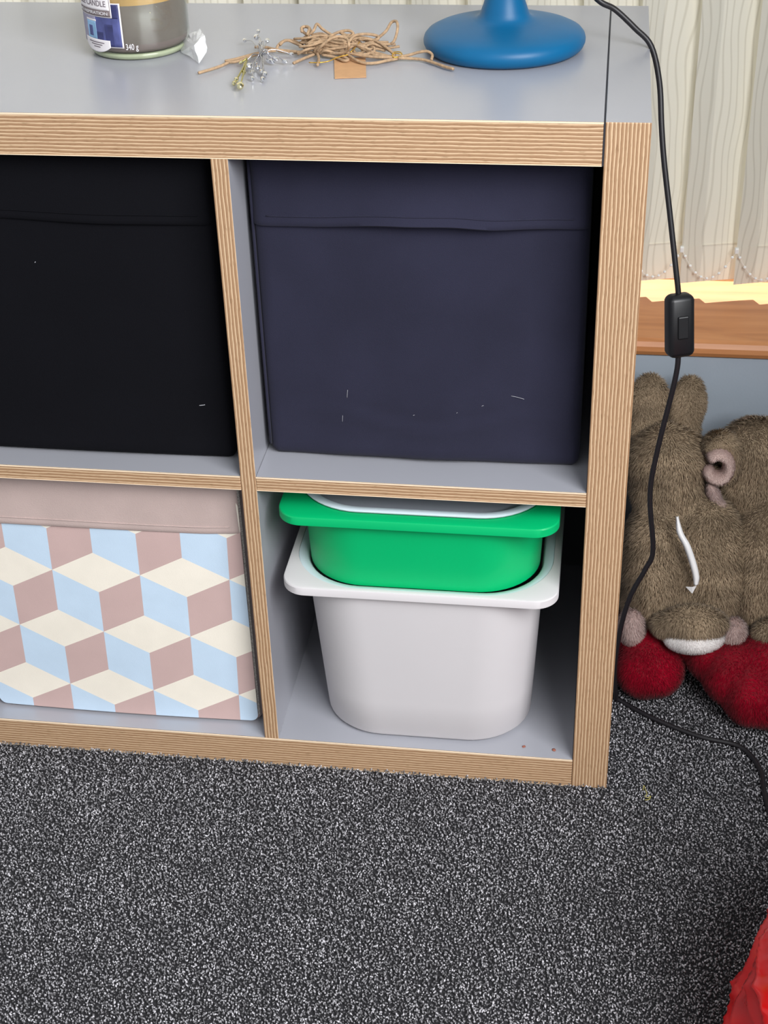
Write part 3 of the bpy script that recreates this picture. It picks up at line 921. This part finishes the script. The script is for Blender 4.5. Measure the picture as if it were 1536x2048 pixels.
shield = jar_patch('lower_plate', -58, -15, 0.010, 0.0205, JR + 0.0009, PAPER, shape=lambda t: 0.0078 + 0.006 * abs(2 * t - 1) ** 2.5)
def jar_text(name, txt, a0, z, size, r, m, parent, width=None):
    cu = bpy.data.curves.new(name, 'FONT'); cu.body = txt; cu.size = size; cu.extrude = 0.00005
    o = bpy.data.objects.new(name, cu); COL.objects.link(o)
    bpy.context.view_layer.update()
    dg = bpy.context.evaluated_depsgraph_get()
    me = bpy.data.meshes.new_from_object(o.evaluated_get(dg), depsgraph=dg)
    bpy.data.objects.remove(o, do_unlink=True)
    mx_ = max(v.co.x for v in me.vertices)
    k = (width / mx_) if width else 1
    for v in me.vertices:
        v.co = Vector(jpos(a0 + math.degrees(v.co.x * k / JR), z + v.co.y, r + v.co.z))
    me.materials.clear(); me.materials.append(m)
    t = bpy.data.objects.new(name, me); COL.objects.link(t); t.parent = parent
    return t
jar_text('lettering', 'YANKEE CANDLE', -74, 0.0530, 0.0078, JR + 0.0014, INK, plate, width=0.0530)
jar_text('lettering', 'HOME INSPIRATION', -73, 0.0450, 0.0042, JR + 0.0013, WINK, plate, width=0.0530)
for z in (0.0170, 0.0148, 0.0126):
    jar_patch('print_line', -49 + (0.0170 - z) * 2000, -23 - (0.0170 - z) * 1500, z, z + 0.0008, JR + 0.0011, INK, parent=shield)
wt = jar_text('weight_mark', '340 g', 2.0, 0.0122, 0.0082, JR + 0.0004, WINK, None, width=0.0125)
put(jar, wt)

# ------------------------------------------------------------------ twine bundle with card tag
JUTE = mat('jute_twine', (172, 143, 112), 0.85, var=0.22, scale=260, bump=0.8, bscale=900)
GOLDW = mat('gold_thread', (206, 164, 70), 0.35, var=0.2, scale=300, metallic=0.7)
KRAFT = mat('kraft_card', (190, 146, 104), 0.8, var=0.06, scale=120, bump=0.1, bscale=600)
TW = [[(-0.3213, 0.1793, 0.772), (-0.3158, 0.176, 0.778), (-0.308, 0.1772, 0.784), (-0.2993, 0.1793, 0.786), (-0.2915, 0.1777, 0.784), (-0.2879, 0.167, 0.782), (-0.2894, 0.1706, 0.776), (-0.2951, 0.1735, 0.772), (-0.3063, 0.178, 0.77), (-0.315, 0.1835, 0.769), (-0.3225, 0.1855, 0.769)], [(-0.3232, 0.1854, 0.769), (-0.3371, 0.1898, 0.767), (-0.3518, 0.1915, 0.767), (-0.3642, 0.1944, 0.768), (-0.3639, 0.2007, 0.772), (-0.3583, 0.2067, 0.774), (-0.3517, 0.2129, 0.772), (-0.3414, 0.2065, 0.77)], [(-0.3237, 0.188, 0.767), (-0.3325, 0.172, 0.767), (-0.3406, 0.154, 0.767)], [(-0.3232, 0.1854, 0.769), (-0.3186, 0.1703, 0.767), (-0.316, 0.1485, 0.767)], [(-0.2974, 0.1864, 0.769), (-0.2888, 0.1732, 0.769), (-0.2751, 0.1588, 0.767), (-0.2622, 0.1571, 0.767), (-0.2508, 0.1662, 0.767), (-0.241, 0.1732, 0.767)], [(-0.2988, 0.1801, 0.772), (-0.2884, 0.1786, 0.77), (-0.2748, 0.1738, 0.769), (-0.2577, 0.17, 0.769), (-0.2417, 0.1741, 0.768)], [(-0.2969, 0.1858, 0.778), (-0.2882, 0.1963, 0.779), (-0.2792, 0.2049, 0.778), (-0.2654, 0.1988, 0.776), (-0.2536, 0.1872, 0.773), (-0.2447, 0.1771, 0.769)], [(-0.2918, 0.186, 0.778), (-0.2869, 0.1969, 0.782), (-0.2763, 0.2033, 0.782), (-0.2662, 0.205, 0.78), (-0.2644, 0.2007, 0.778), (-0.2739, 0.2031, 0.776), (-0.2849, 0.2074, 0.776)], [(-0.2736, 0.2012, 0.774), (-0.2651, 0.2054, 0.778), (-0.2573, 0.2068, 0.784), (-0.2542, 0.2228, 0.788), (-0.2486, 0.2202, 0.79), (-0.246, 0.2091, 0.786), (-0.2488, 0.1993, 0.776), (-0.257, 0.2021, 0.772), (-0.2668, 0.2067, 0.77)], [(-0.2411, 0.1741, 0.768), (-0.232, 0.1776, 0.769), (-0.2206, 0.1784, 0.772), (-0.2129, 0.1774, 0.773), (-0.208, 0.1736, 0.771), (-0.2079, 0.1666, 0.768)], [(-0.2408, 0.1719, 0.768), (-0.229, 0.1737, 0.767), (-0.2158, 0.1698, 0.767), (-0.2018, 0.1573, 0.767), (-0.192, 0.147, 0.767), (-0.1839, 0.1409, 0.767)], [(-0.3408, 0.2056, 0.776), (-0.3297, 0.2046, 0.784), (-0.3276, 0.2159, 0.788), (-0.3223, 0.2143, 0.784), (-0.314, 0.2105, 0.78), (-0.3051, 0.2041, 0.778)], [(-0.3342, 0.2028, 0.78), (-0.3416, 0.2117, 0.782), (-0.3422, 0.2186, 0.784), (-0.338, 0.2211, 0.784), (-0.3342, 0.2143, 0.782), (-0.3353, 0.2051, 0.78)], [(-0.3425, 0.2061, 0.772), (-0.3304, 0.2059, 0.776), (-0.3168, 0.2037, 0.778), (-0.3056, 0.208, 0.782), (-0.2951, 0.208, 0.784), (-0.2893, 0.2038, 0.782), (-0.294, 0.1998, 0.778)], [(-0.2867, 0.1851, 0.772), (-0.2833, 0.1788, 0.77), (-0.2755, 0.1782, 0.769), (-0.2673, 0.1839, 0.77), (-0.2669, 0.1903, 0.772), (-0.2728, 0.1956, 0.773), (-0.2822, 0.1976, 0.773)], [(-0.3408, 0.2031, 0.769), (-0.3288, 0.1953, 0.77), (-0.3137, 0.1841, 0.772), (-0.3016, 0.1819, 0.774), (-0.2921, 0.1868, 0.774), (-0.2812, 0.199, 0.772)], [(-0.3408, 0.2109, 0.772), (-0.3344, 0.2044, 0.77), (-0.3261, 0.1944, 0.769)], [(-0.3406, 0.2177, 0.774), (-0.3265, 0.2061, 0.776), (-0.314, 0.2018, 0.776), (-0.3023, 0.2022, 0.776), (-0.2904, 0.2006, 0.774), (-0.2718, 0.1882, 0.77), (-0.2525, 0.1781, 0.768)], [(-0.3431, 0.2087, 0.77), (-0.341, 0.2129, 0.774), (-0.3339, 0.2105, 0.776), (-0.3274, 0.1994, 0.774), (-0.3301, 0.1953, 0.77), (-0.3381, 0.2022, 0.768), (-0.3428, 0.21, 0.769)], [(-0.3328, 0.2126, 0.778), (-0.3218, 0.2103, 0.78), (-0.3095, 0.1992, 0.778), (-0.3013, 0.1883, 0.776), (-0.3114, 0.1933, 0.772), (-0.319, 0.2069, 0.772)], [(-0.303, 0.2081, 0.782), (-0.2942, 0.2017, 0.78), (-0.2879, 0.1934, 0.776), (-0.2797, 0.1899, 0.772), (-0.2653, 0.1786, 0.769), (-0.2458, 0.1761, 0.768)], [(-0.3171, 0.1802, 0.768), (-0.3034, 0.1753, 0.767), (-0.2939, 0.1646, 0.767), (-0.2892, 0.167, 0.767), (-0.2952, 0.173, 0.769)], [(-0.333, 0.1861, 0.768), (-0.3455, 0.1897, 0.768), (-0.358, 0.1934, 0.768), (-0.3674, 0.1936, 0.769), (-0.3767, 0.2002, 0.769), (-0.3888, 0.2012, 0.769)], [(-0.365, 0.1896, 0.769), (-0.3764, 0.1873, 0.768), (-0.3872, 0.1822, 0.767), (-0.3995, 0.1669, 0.767), (-0.4096, 0.1594, 0.766)], [(-0.3695, 0.1922, 0.769), (-0.3795, 0.183, 0.768), (-0.3886, 0.1741, 0.767), (-0.3974, 0.1577, 0.767), (-0.4064, 0.1556, 0.766)], [(-0.4050, 0.1560, 0.766), (-0.4098, 0.1436, 0.766), (-0.4153, 0.1343, 0.766), (-0.4211, 0.1264, 0.766), (-0.4264, 0.1198, 0.766)], [(-0.3406, 0.2025, 0.784), (-0.3418, 0.2093, 0.786), (-0.3387, 0.2137, 0.786), (-0.3338, 0.2066, 0.786), (-0.3346, 0.1988, 0.782)], [(-0.3626, 0.1982, 0.772), (-0.3599, 0.205, 0.774), (-0.3556, 0.2074, 0.774), (-0.349, 0.2056, 0.772), (-0.3409, 0.1961, 0.772)]]
GOLD = [[(-0.3258, 0.1568, 0.767), (-0.315, 0.1537, 0.768), (-0.3069, 0.1584, 0.768), (-0.2977, 0.1579, 0.772), (-0.2877, 0.16, 0.774)], [(-0.2482, 0.1846, 0.77), (-0.2401, 0.1813, 0.771), (-0.238, 0.1751, 0.769), (-0.245, 0.1704, 0.769), (-0.2464, 0.1766, 0.771), (-0.2386, 0.1747, 0.771)], [(-0.2879, 0.176, 0.772), (-0.2844, 0.187, 0.774), (-0.2822, 0.1982, 0.776)]]
BEADS = [(-0.4035, 0.221, 0.77, 1), (-0.3931, 0.2398, 0.774, 1), (-0.3905, 0.2181, 0.774, 1.4), (-0.3784, 0.2131, 0.772, 1.2), (-0.3836, 0.2059, 0.772, 1), (-0.3793, 0.1893, 0.772, 1.3), (-0.3757, 0.1703, 0.772, 1), (-0.372, 0.1677, 0.772, 1), (-0.3661, 0.1567, 0.768, 1), (-0.3628, 0.1555, 0.768, 1.2), (-0.3598, 0.1601, 0.769, 1), (-0.3497, 0.156, 0.768, 1), (-0.3463, 0.1744, 0.77, 0.8), (-0.3759, 0.145, 0.769, 1), (-0.3706, 0.131, 0.769, 1.2), (-0.3649, 0.1219, 0.768, 1.2), (-0.3606, 0.1154, 0.767, 1.2), (-0.3737, 0.1202, 0.768, 1), (-0.3699, 0.1025, 0.767, 1), (-0.3597, 0.1005, 0.767, 1.1), (-0.3792, 0.1323, 0.77, 1.4), (-0.3838, 0.0957, 0.767, 1.2), (-0.3838, 0.086, 0.767, 1.1), (-0.3749, 0.0731, 0.767, 1.7), (-0.3817, 0.1186, 0.768, 1.1), (-0.3874, 0.1551, 0.769, 1), (-0.3906, 0.147, 0.769, 0.8)]
PLAS = [(-0.4419, 0.1709, 0.778), (-0.4726, 0.2268, 0.767), (-0.4599, 0.2217, 0.774), (-0.4491, 0.2214, 0.78), (-0.4378, 0.1927, 0.782), (-0.432, 0.1847, 0.772), (-0.4338, 0.1553, 0.765), (-0.45, 0.1761, 0.765), (-0.4621, 0.1921, 0.765)]
HUB = [(-0.3743, 0.1623, 0.772)]
TAG = [(-0.3026, 0.1647, 0.765), (-0.2718, 0.1659, 0.765), (-0.2642, 0.1193, 0.765), (-0.2935, 0.114, 0.765)]
tw = thing('twine_bundle', 'tangled bundle of natural jute twine lying on the shelf top', 'twine', (-0.29, 0.18, HT))
for s in TW:
    put(tw, tube('strand', [(x, y, max(z, HT + 0.0026)) for x, y, z in s], 0.00145, JUTE, seg=7, n=6))
for q in range(40):   # the inner tangle
    c = Vector((rnd.uniform(-0.330, -0.262), rnd.uniform(0.180, 0.208), HT + rnd.uniform(0.004, 0.013)))
    a = rnd.uniform(-0.5, 0.5); l = rnd.uniform(0.012, 0.026)
    u = Vector((math.cos(a), math.sin(a) * 0.5, 0)); w = Vector((-u.y, u.x, 0))
    pts = [c - u * l + w * rnd.uniform(-.006, .006), c - u * l * 0.4 + w * rnd.uniform(-.007, .007) + Vector((0, 0, rnd.uniform(0, .006))), c + u * l * 0.3 + w * rnd.uniform(-.006, .006) + Vector((0, 0, rnd.uniform(0, .005))), c + u * l]
    put(tw, tube('strand', [(p.x, p.y, max(p.z, HT + 0.0026)) for p in pts], 0.0013, JUTE, seg=6, n=5))
for s in GOLD:
    put(tw, tube('gold_thread', s, 0.0006, GOLDW, seg=5, n=6))
bm = bmesh.new()   # knot
bmesh.ops.create_icosphere(bm, subdivisions=3, radius=1)
for v in bm.verts: v.co = Vector((-0.3225, 0.186, HT + 0.0062)) + Vector((v.co.x * 0.0042, v.co.y * 0.004, v.co.z * 0.0042)) * (1 + 0.12 * math.sin(9 * v.co.z + 5 * v.co.x))
put(tw, bm_obj('knot', bm, JUTE, smooth=True))
tg = [Vector((p[0], p[1], 0)) for p in TAG]
tg[0] += (tg[0] - tg[3]) * 0.35; tg[1] += (tg[1] - tg[2]) * 0.35
vs = [(p.x, p.y, HT + z) for z in (0.0003, 0.0011) for p in tg]
card = mesh_obj('card_tag', vs, [(3, 2, 1, 0), (4, 5, 6, 7), (0, 1, 5, 4), (1, 2, 6, 5), (2, 3, 7, 6), (3, 0, 4, 7)], KRAFT)
put(tw, card); card['label'] = 'brown kraft card tag'

# ------------------------------------------------------------------ bead spray
SILVER = mat('silver_bead', (238, 238, 240), 0.08, var=0.02, scale=300, metallic=1.0)
GOLDB = mat('pale_gold_bead', (240, 232, 186), 0.10, var=0.03, scale=300, metallic=1.0)
WIRE = mat('silver_wire', (190, 190, 196), 0.2, var=0.05, scale=300, metallic=1.0)
OLIVEW = mat('olive_gold_wire', (176, 166, 96), 0.3, var=0.1, scale=300, metallic=0.8)
sp_ = thing('bead_spray', 'small spray of silver and gold beads on fine wires, left of the twine', 'ornament', (HUB[0][0], HUB[0][1], HT))
hub = Vector(HUB[0])
for i, (x, y, z, k) in enumerate(BEADS):
    p = Vector((x, y, max(z, HT + 0.003 * k)))
    gold = i >= 21
    mid = (hub + p) / 2 + Vector((rnd.uniform(-.004, .004), rnd.uniform(-.004, .004), 0.004 + rnd.uniform(0, .004)))
    src = hub if not gold else Vector((-0.386, 0.152, HT + 0.006))
    put(sp_, tube('wire', [src, mid if not gold else (src + p) / 2 + Vector((rnd.uniform(-.002, .002), 0, .002)), p], 0.00045 if not gold else 0.0008, OLIVEW if gold else WIRE, seg=5, n=6))
    bm = bmesh.new(); bmesh.ops.create_icosphere(bm, subdivisions=2, radius=1)
    dirv = (p - src).normalized(); q = dirv.to_track_quat('Z', 'Y').to_matrix()
    for v in bm.verts: v.co = p + q @ Vector((v.co.x * 0.0021 * k, v.co.y * 0.0021 * k, v.co.z * 0.0034 * k))
    put(sp_, bm_obj('bead', bm, GOLDB if gold else SILVER, smooth=False))
put(sp_, tube('wire', [src, (src + hub) / 2 + Vector((0, 0, .003)), hub], 0.0005, WIRE, seg=5, n=6))

# ------------------------------------------------------------------ scrap of cellophane
CELLO = bpy.data.materials.new('cellophane'); CELLO.use_nodes = True
nt, N, L, b = nodes(CELLO)
b.inputs['Base Color'].default_value = (0.95, 0.96, 0.97, 1); b.inputs['Roughness'].default_value = 0.12
tr = N.new('ShaderNodeBsdfTransparent'); mx = N.new('ShaderNodeMixShader'); mx.inputs[0].default_value = 0.42
L.new(tr.outputs[0], mx.inputs[1]); L.new(b.outputs[0], mx.inputs[2])
out = [n for n in N if n.type == 'OUTPUT_MATERIAL'][0]; L.new(mx.outputs[0], out.inputs[0])
bm = bmesh.new()
pv = [bm.verts.new((x, y, max(z, HT + 0.0008))) for x, y, z in PLAS]
ring = pv[1:]
for i in range(len(ring)):
    bm.faces.new((pv[0], ring[i], ring[(i + 1) % len(ring)]))
bmesh.ops.subdivide_edges(bm, edges=bm.edges, cuts=2, use_grid_fill=True)
bmesh.ops.triangulate(bm, faces=bm.faces)
for v in bm.verts: v.co += Vector((rnd.uniform(-.0012, .0012), rnd.uniform(-.0012, .0012), rnd.uniform(0, .0016)))
ce = bm_obj('cellophane_scrap', bm, CELLO)
so = ce.modifiers.new('thick', 'SOLIDIFY'); so.thickness = 0.0002
tag(ce, 'crumpled scrap of clear cellophane against the candle jar', 'plastic scrap')

# ------------------------------------------------------------------ plush toys
FURM = attr_mat('plush_fur', 0.9, 0.1, 0.1)
SKIN_BROWN = mat('plush_backing_brown', (96, 80, 62), 0.95, var=0.2, scale=120)
SKIN_PINK = mat('plush_backing_pink', (168, 142, 134), 0.95, var=0.1, scale=120)
SKIN_RED = mat('plush_backing_red', (120, 4, 22), 0.95, var=0.2, scale=120)
SKIN_WHITE = mat('plush_backing_white', (214, 208, 204), 0.95, var=0.05, scale=120)
BR = (srgb(108, 91, 71), srgb(178, 157, 130))
PK = (srgb(168, 142, 136), srgb(206, 182, 174))
WH = (srgb(216, 210, 206), srgb(240, 236, 232))
RD = (srgb(104, 0, 16), srgb(156, 0, 34))
V3 = lambda x, y, z: Vector((x, y, z)) / 1000
def furry(root, name, parts, skin, cols, n, ln=0.006, wd=0.0011, comb=(0, -0.3, -0.9), voxel=0.0035, seed=1, sm=8, colfn=None, lift=0.4):
    o = blob(name, parts, skin, voxel=voxel, smooth=sm)
    put(root, o)
    f = fur('fur', o, n, ln, wd, cols, comb, FURM, None, seed=seed, colfn=colfn, lift=lift)
    f.parent = o
    return o
LEAN = math.radians(-27)   # the rabbits lean back against the wall

def rabbit_body_parts(ox, oy, oz):
    A = lambda x, y, z: V3(x + ox, y + oy, z + oz)
    return [
        (A(55, 302, 252), (0.049, 0.044, 0.050), (LEAN, 0, 0)),      # back of the head
        (A(58, 290, 222), (0.046, 0.040, 0.040), (LEAN, 0, 0)),      # neck
        (A(49, 248, 148), (0.042, 0.048, 0.084), (LEAN, 0, math.radians(0))),   # left half of the back
        (A(108, 250, 148), (0.052, 0.050, 0.086), (LEAN, math.radians(-8), 0)),  # right half
        (A(88, 240, 108), (0.064, 0.050, 0.056), (LEAN, 0, 0)),
        (A(53, 236, 98), (0.045, 0.044, 0.048), (LEAN, 0, 0)),
    ]
r1 = thing('plush_rabbit', 'brown plush rabbit seen from behind, white ribbon down its back, nearest the shelf unit', 'plush toy', V3(85, 230, 60), 'plush rabbits under the sill')
furry(r1, 'body', rabbit_body_parts(0, 0, 0), SKIN_BROWN, BR, 62000, 0.0065, 0.0011, seed=21)
furry(r1, 'ear', [(V3(30, 334, 312), (0.024, 0.012, 0.038), (LEAN, 0, math.radians(0))), (V3(30, 322, 286), (0.021, 0.012, 0.026), (LEAN, 0, 0))], SKIN_BROWN, BR, 13000, 0.0055, 0.001, comb=(0, 0, -0.6), seed=22)
furry(r1, 'ear', [(V3(75, 334, 314), (0.021, 0.012, 0.036), (LEAN, math.radians(6), 0)), (V3(73, 322, 288), (0.019, 0.012, 0.024), (LEAN, 0, 0))], SKIN_BROWN, BR, 13000, 0.0055, 0.001, comb=(0, 0, -0.6), seed=23)
furry(r1, 'ear_lining', [(V3(50.5, 338, 309), (0.008, 0.006, 0.022), (LEAN, 0, 0))], SKIN_PINK, (srgb(140, 120, 98), srgb(176, 154, 128)), 3000, 0.004, 0.001, voxel=0.002, seed=24)
ZW = 0.066
def tail_col(P, g):
    k = g.random(len(P))[:, None]
    a = np.array(BR[0])[None, :3] * (1 - k) + np.array(srgb(186, 164, 136))[None, :3] * k
    w = np.array(WH[0])[None, :3] * (1 - k) + np.array(WH[1])[None, :3] * k
    return a
tail = furry(r1, 'tail', [(V3(94, 176, 108), (0.040, 0.024, 0.021), (0, math.radians(-3), 0)), (V3(66, 182, 100), (0.022, 0.020, 0.016), (0, 0, 0))], SKIN_BROWN, BR, 14000, 0.0055, 0.001, seed=25, colfn=tail_col)
tw_ = blob('tail_underside', [(V3(95, 170, 92), (0.036, 0.023, 0.0175), (0, math.radians(-5), 0))], SKIN_WHITE, voxel=0.003)
put(r1, tw_); tw_['label'] = 'white underside of the tail'
f = fur('fur', tw_, 9000, 0.0035, 0.0009, WH, (0, -0.2, -0.5), FURM, None, seed=26, lift=0.3); f.parent = tw_
for c, rad, sd_ in ((V3(141, 192, 84), (0.018, 0.022, 0.022), 27), (V3(23, 192, 86), (0.016, 0.022, 0.023), 28)):
    furry(r1, 'foot', [(c, rad, (0, 0, 0))], SKIN_PINK, PK, 6000, 0.005, 0.001, seed=sd_)
# satin ribbon lying in the seam of the back
SATIN = mat('white_satin', (232, 230, 228), 0.35, var=0.03, scale=60)
RIB = [(66, 214, 232, 1.2), (70, 205, 216, 3.2), (79, 198, 202, 3.6), (87, 192, 183, 3.6), (92, 187, 167, 3.4), (92.5, 184, 158, 2.4)]
vs, fs = [], []
cl = catmull([V3(a, b_, c) for a, b_, c, d in RIB], 5)
for i, p in enumerate(cl):
    t = i / (len(cl) - 1); w_ = interp(t, [(k / 5, RIB[k][3] / 1000) for k in range(6)])
    for s_, dy in ((-1, 0.001), (0, -0.0012), (1, 0.001)):
        vs.append((p.x + s_ * w_, p.y + dy, p.z + s_ * w_ * 0.25))
for i in range(len(cl) - 1):
    for k in (0, 1): fs.append((i * 3 + k, i * 3 + k + 1, i * 3 + 4 + k, i * 3 + 3 + k))
rib = mesh_obj('ribbon', vs, fs, SATIN, smooth=True); so = rib.modifiers.new('thick', 'SOLIDIFY'); so.thickness = 0.0006
put(r1, rib); rib['label'] = 'white satin ribbon hanging from the back seam'
vs = [V3(81, 183, 155), V3(88, 181, 156.5), V3(93, 183, 157), V3(89, 181.5, 147)]
rt = mesh_obj('ribbon_end', vs, [(0, 3, 1), (1, 3, 2)], SATIN); so = rt.modifiers.new('thick', 'SOLIDIFY'); so.thickness = 0.0006
put(r1, rt)

r2 = thing('plush_rabbit', 'brown plush rabbit with curled pink-lined ear, cut by the right edge', 'plush toy', V3(190, 240, 60), 'plush rabbits under the sill')
A2 = [(V3(160, 318, 258), (0.050, 0.042, 0.046), (LEAN, 0, 0)), (V3(156, 306, 222), (0.044, 0.034, 0.038), (LEAN, 0, 0)),
      (V3(176, 252, 150), (0.046, 0.046, 0.086), (LEAN, math.radians(6), 0)), (V3(225, 255, 150), (0.05, 0.048, 0.086), (LEAN, 0, 0)), (V3(200, 242, 102), (0.056, 0.046, 0.052), (LEAN, 0, 0))]
furry(r2, 'body', A2, SKIN_BROWN, BR, 50000, 0.0065, 0.0011, seed=31)
# curled ear: a thick folded band seen end-on
ec = V3(115, 292, 268)
def arc_blob(r0, th, dep, a0, a1, n_):
    out_ = []
    for i in range(n_):
        a = math.radians(a0 + (a1 - a0) * i / (n_ - 1))
        out_.append((ec + Vector((r0 * math.cos(a), 0.25 * r0 * math.sin(a), r0 * 1.18 * math.sin(a))), (th, dep, th), (0, 0, 0)))
    return out_
furry(r2, 'ear', arc_blob(0.0185, 0.0085, 0.016, -110, 140, 16), SKIN_BROWN, BR, 16000, 0.0055, 0.001, comb=(0.3, -0.4, -0.5), seed=32, sm=3, voxel=0.003)
ec = V3(112.5, 279, 265)
furry(r2, 'ear_lining', arc_blob(0.0130, 0.0072, 0.014, -150, 128, 14), SKIN_PINK, (srgb(188, 162, 154), srgb(220, 198, 188)), 7000, 0.003, 0.0009, comb=(0, -0.6, -0.3), seed=33, sm=2, voxel=0.002, lift=0.3)
furry(r2, 'ear', [(V3(160, 334, 287), (0.026, 0.010, 0.012), (0, math.radians(20), 0)), (V3(182, 336, 276), (0.022, 0.010, 0.012), (0, math.radians(35), 0))], SKIN_PINK, (srgb(150, 130, 108), srgb(190, 168, 146)), 5000, 0.004, 0.001, seed=34)
furry(r2, 'arm', [(V3(110, 270, 230), (0.007, 0.009, 0.017), (0, math.radians(-24), 0)), (V3(121, 266, 210), (0.008, 0.009, 0.018), (0, math.radians(-24), 0))], SKIN_PINK, PK, 4000, 0.004, 0.0009, seed=35, voxel=0.0025)
furry(r2, 'tail', [(V3(194, 185, 92), (0.032, 0.024, 0.024), (0, 0, 0))], SKIN_BROWN, BR, 8000, 0.0055, 0.001, seed=36)
furry(r2, 'foot', [(V3(166, 188, 64), (0.021, 0.022, 0.022), (0, 0, 0))], SKIN_PINK, (srgb(150, 122, 114), srgb(186, 158, 146)), 6000, 0.005, 0.001, seed=37)

rd = thing('red_plush_toy', 'red furry plush toy lying on the carpet beneath the rabbits', 'plush toy', V3(90, 200, 0))
furry(rd, 'leg', [(V3(47, 188, 40), (0.037, 0.046, 0.038), (0, 0, 0)), (V3(41, 178, 37), (0.036, 0.040, 0.035), (0, 0, 0)), (V3(56, 180, 37), (0.032, 0.038, 0.035), (0, 0, 0)), (V3(34, 208, 66), (0.03, 0.03, 0.022), (0, 0, 0))], SKIN_RED, RD, 26000, 0.005, 0.001, comb=(0, -0.5, -0.5), seed=41, voxel=0.004)
furry(rd, 'leg', [(V3(100, 214, 58), (0.040, 0.036, 0.026), (0, math.radians(20), 0)), (V3(122, 192, 54), (0.036, 0.042, 0.032), (0, math.radians(20), 0)), (V3(145, 166, 48), (0.038, 0.046, 0.038), (0, 0, 0)), (V3(164, 138, 41), (0.034, 0.042, 0.038), (0, 0, 0)), (V3(184, 136, 41), (0.036, 0.042, 0.038), (0, 0, 0)), (V3(190, 175, 56), (0.05, 0.05, 0.042), (0, 0, 0))], SKIN_RED, RD, 42000, 0.005, 0.001, comb=(0.2, -0.5, -0.5), seed=42, voxel=0.004)
furry(rd, 'body', [(V3(90, 268, 42), (0.085, 0.07, 0.038), (0, 0, 0)), (V3(190, 268, 42), (0.085, 0.07, 0.038), (0, 0, 0))], SKIN_RED, RD, 18000, 0.005, 0.0012, seed=43, voxel=0.005)

# ------------------------------------------------------------------ red carrier bag
REDP = mat('red_polythene', (206, 8, 10), 0.2, var=0.03, scale=12, spec=0.5)
bx0, by0 = 0.287, -0.398
bm = bmesh.new()
nA, nZ = 260, 150
def crumple(a, h):
    p = Vector((math.cos(a) * 1.6, math.sin(a) * 1.6, h * 1.8))
    n1 = mnoise.noise(p); n2 = mnoise.noise(p + Vector((9, 4, 2))); n3 = mnoise.noise(p * 2.4)
    fold = lambda x: 1 - abs(math.sin(x)) ** 0.8
    return 0.07 * fold(2.5 * a + 9 * h + 3.2 * n1) + 0.06 * fold(2 * a - 15 * h + 4.5 * n2 + 1) + 0.035 * fold(6 * a + 22 * h + 5 * n3) + 0.05 * n1 - 0.06
rows = []
for j_ in range(nZ + 1):
    h = j_ / nZ
    z = 0.34 * h
    row = []
    for i in range(nA):
        a = 2 * math.pi * i / nA
        rr = interp(h, [(0, 0.150), (0.06, 0.176), (0.3, 0.170), (0.6, 0.145), (0.85, 0.08), (1.0, 0.035)])
        rr *= 1 + crumple(a, h) * min(1, 0.3 + h * 6)
        row.append(bm.verts.new((bx0 + rr * 1.0 * math.cos(a), by0 + rr * 1.25 * math.sin(a), z + 0.0022 + 0.004 * math.sin(5 * a + 9 * h) * h)))
    rows.append(row)
for j_ in range(nZ):
    for i in range(nA):
        k = (i + 1) % nA
        bm.faces.new((rows[j_][i], rows[j_][k], rows[j_ + 1][k], rows[j_ + 1][i]))
bm.faces.new(rows[0][::-1])
bm.faces.new(rows[-1])
bag = thing('carrier_bag', 'shiny red plastic carrier bag on the carpet in the bottom right corner', 'bag', (bx0, by0, 0))
put(bag, bm_obj('bag_body', bm, REDP, smooth=True))
for s_ in (-1, 1):
    put(bag, tube('handle', [(bx0 + s_ * 0.015, by0, 0.335), (bx0 + s_ * 0.03, by0 + 0.02, 0.37), (bx0 + s_ * 0.05, by0 + 0.01, 0.39), (bx0 + s_ * 0.065, by0 - 0.02, 0.365), (bx0 + s_ * 0.07, by0 - 0.03, 0.31)], 0.008, REDP, seg=8, n=6, flat=0.35))

# ------------------------------------------------------------------ loose thread on the carpet
YT = mat('yellow_thread', (182, 170, 90), 0.8, var=0.1, scale=300)
o = tube('loose_thread', [(0.0405, -0.0030, 0.0052), (0.0415, 0.004, 0.0058), (0.0432, -0.002, 0.0056), (0.0448, -0.009, 0.0054), (0.0428, -0.013, 0.0055), (0.0458, -0.0150, 0.0055), (0.0490, -0.012, 0.0056), (0.0470, -0.0175, 0.0054), (0.0425, -0.0185, 0.0052)], 0.0004, YT, seg=5, n=5)
tag(o, 'curl of yellow thread on the carpet beside the shelf foot', 'thread')
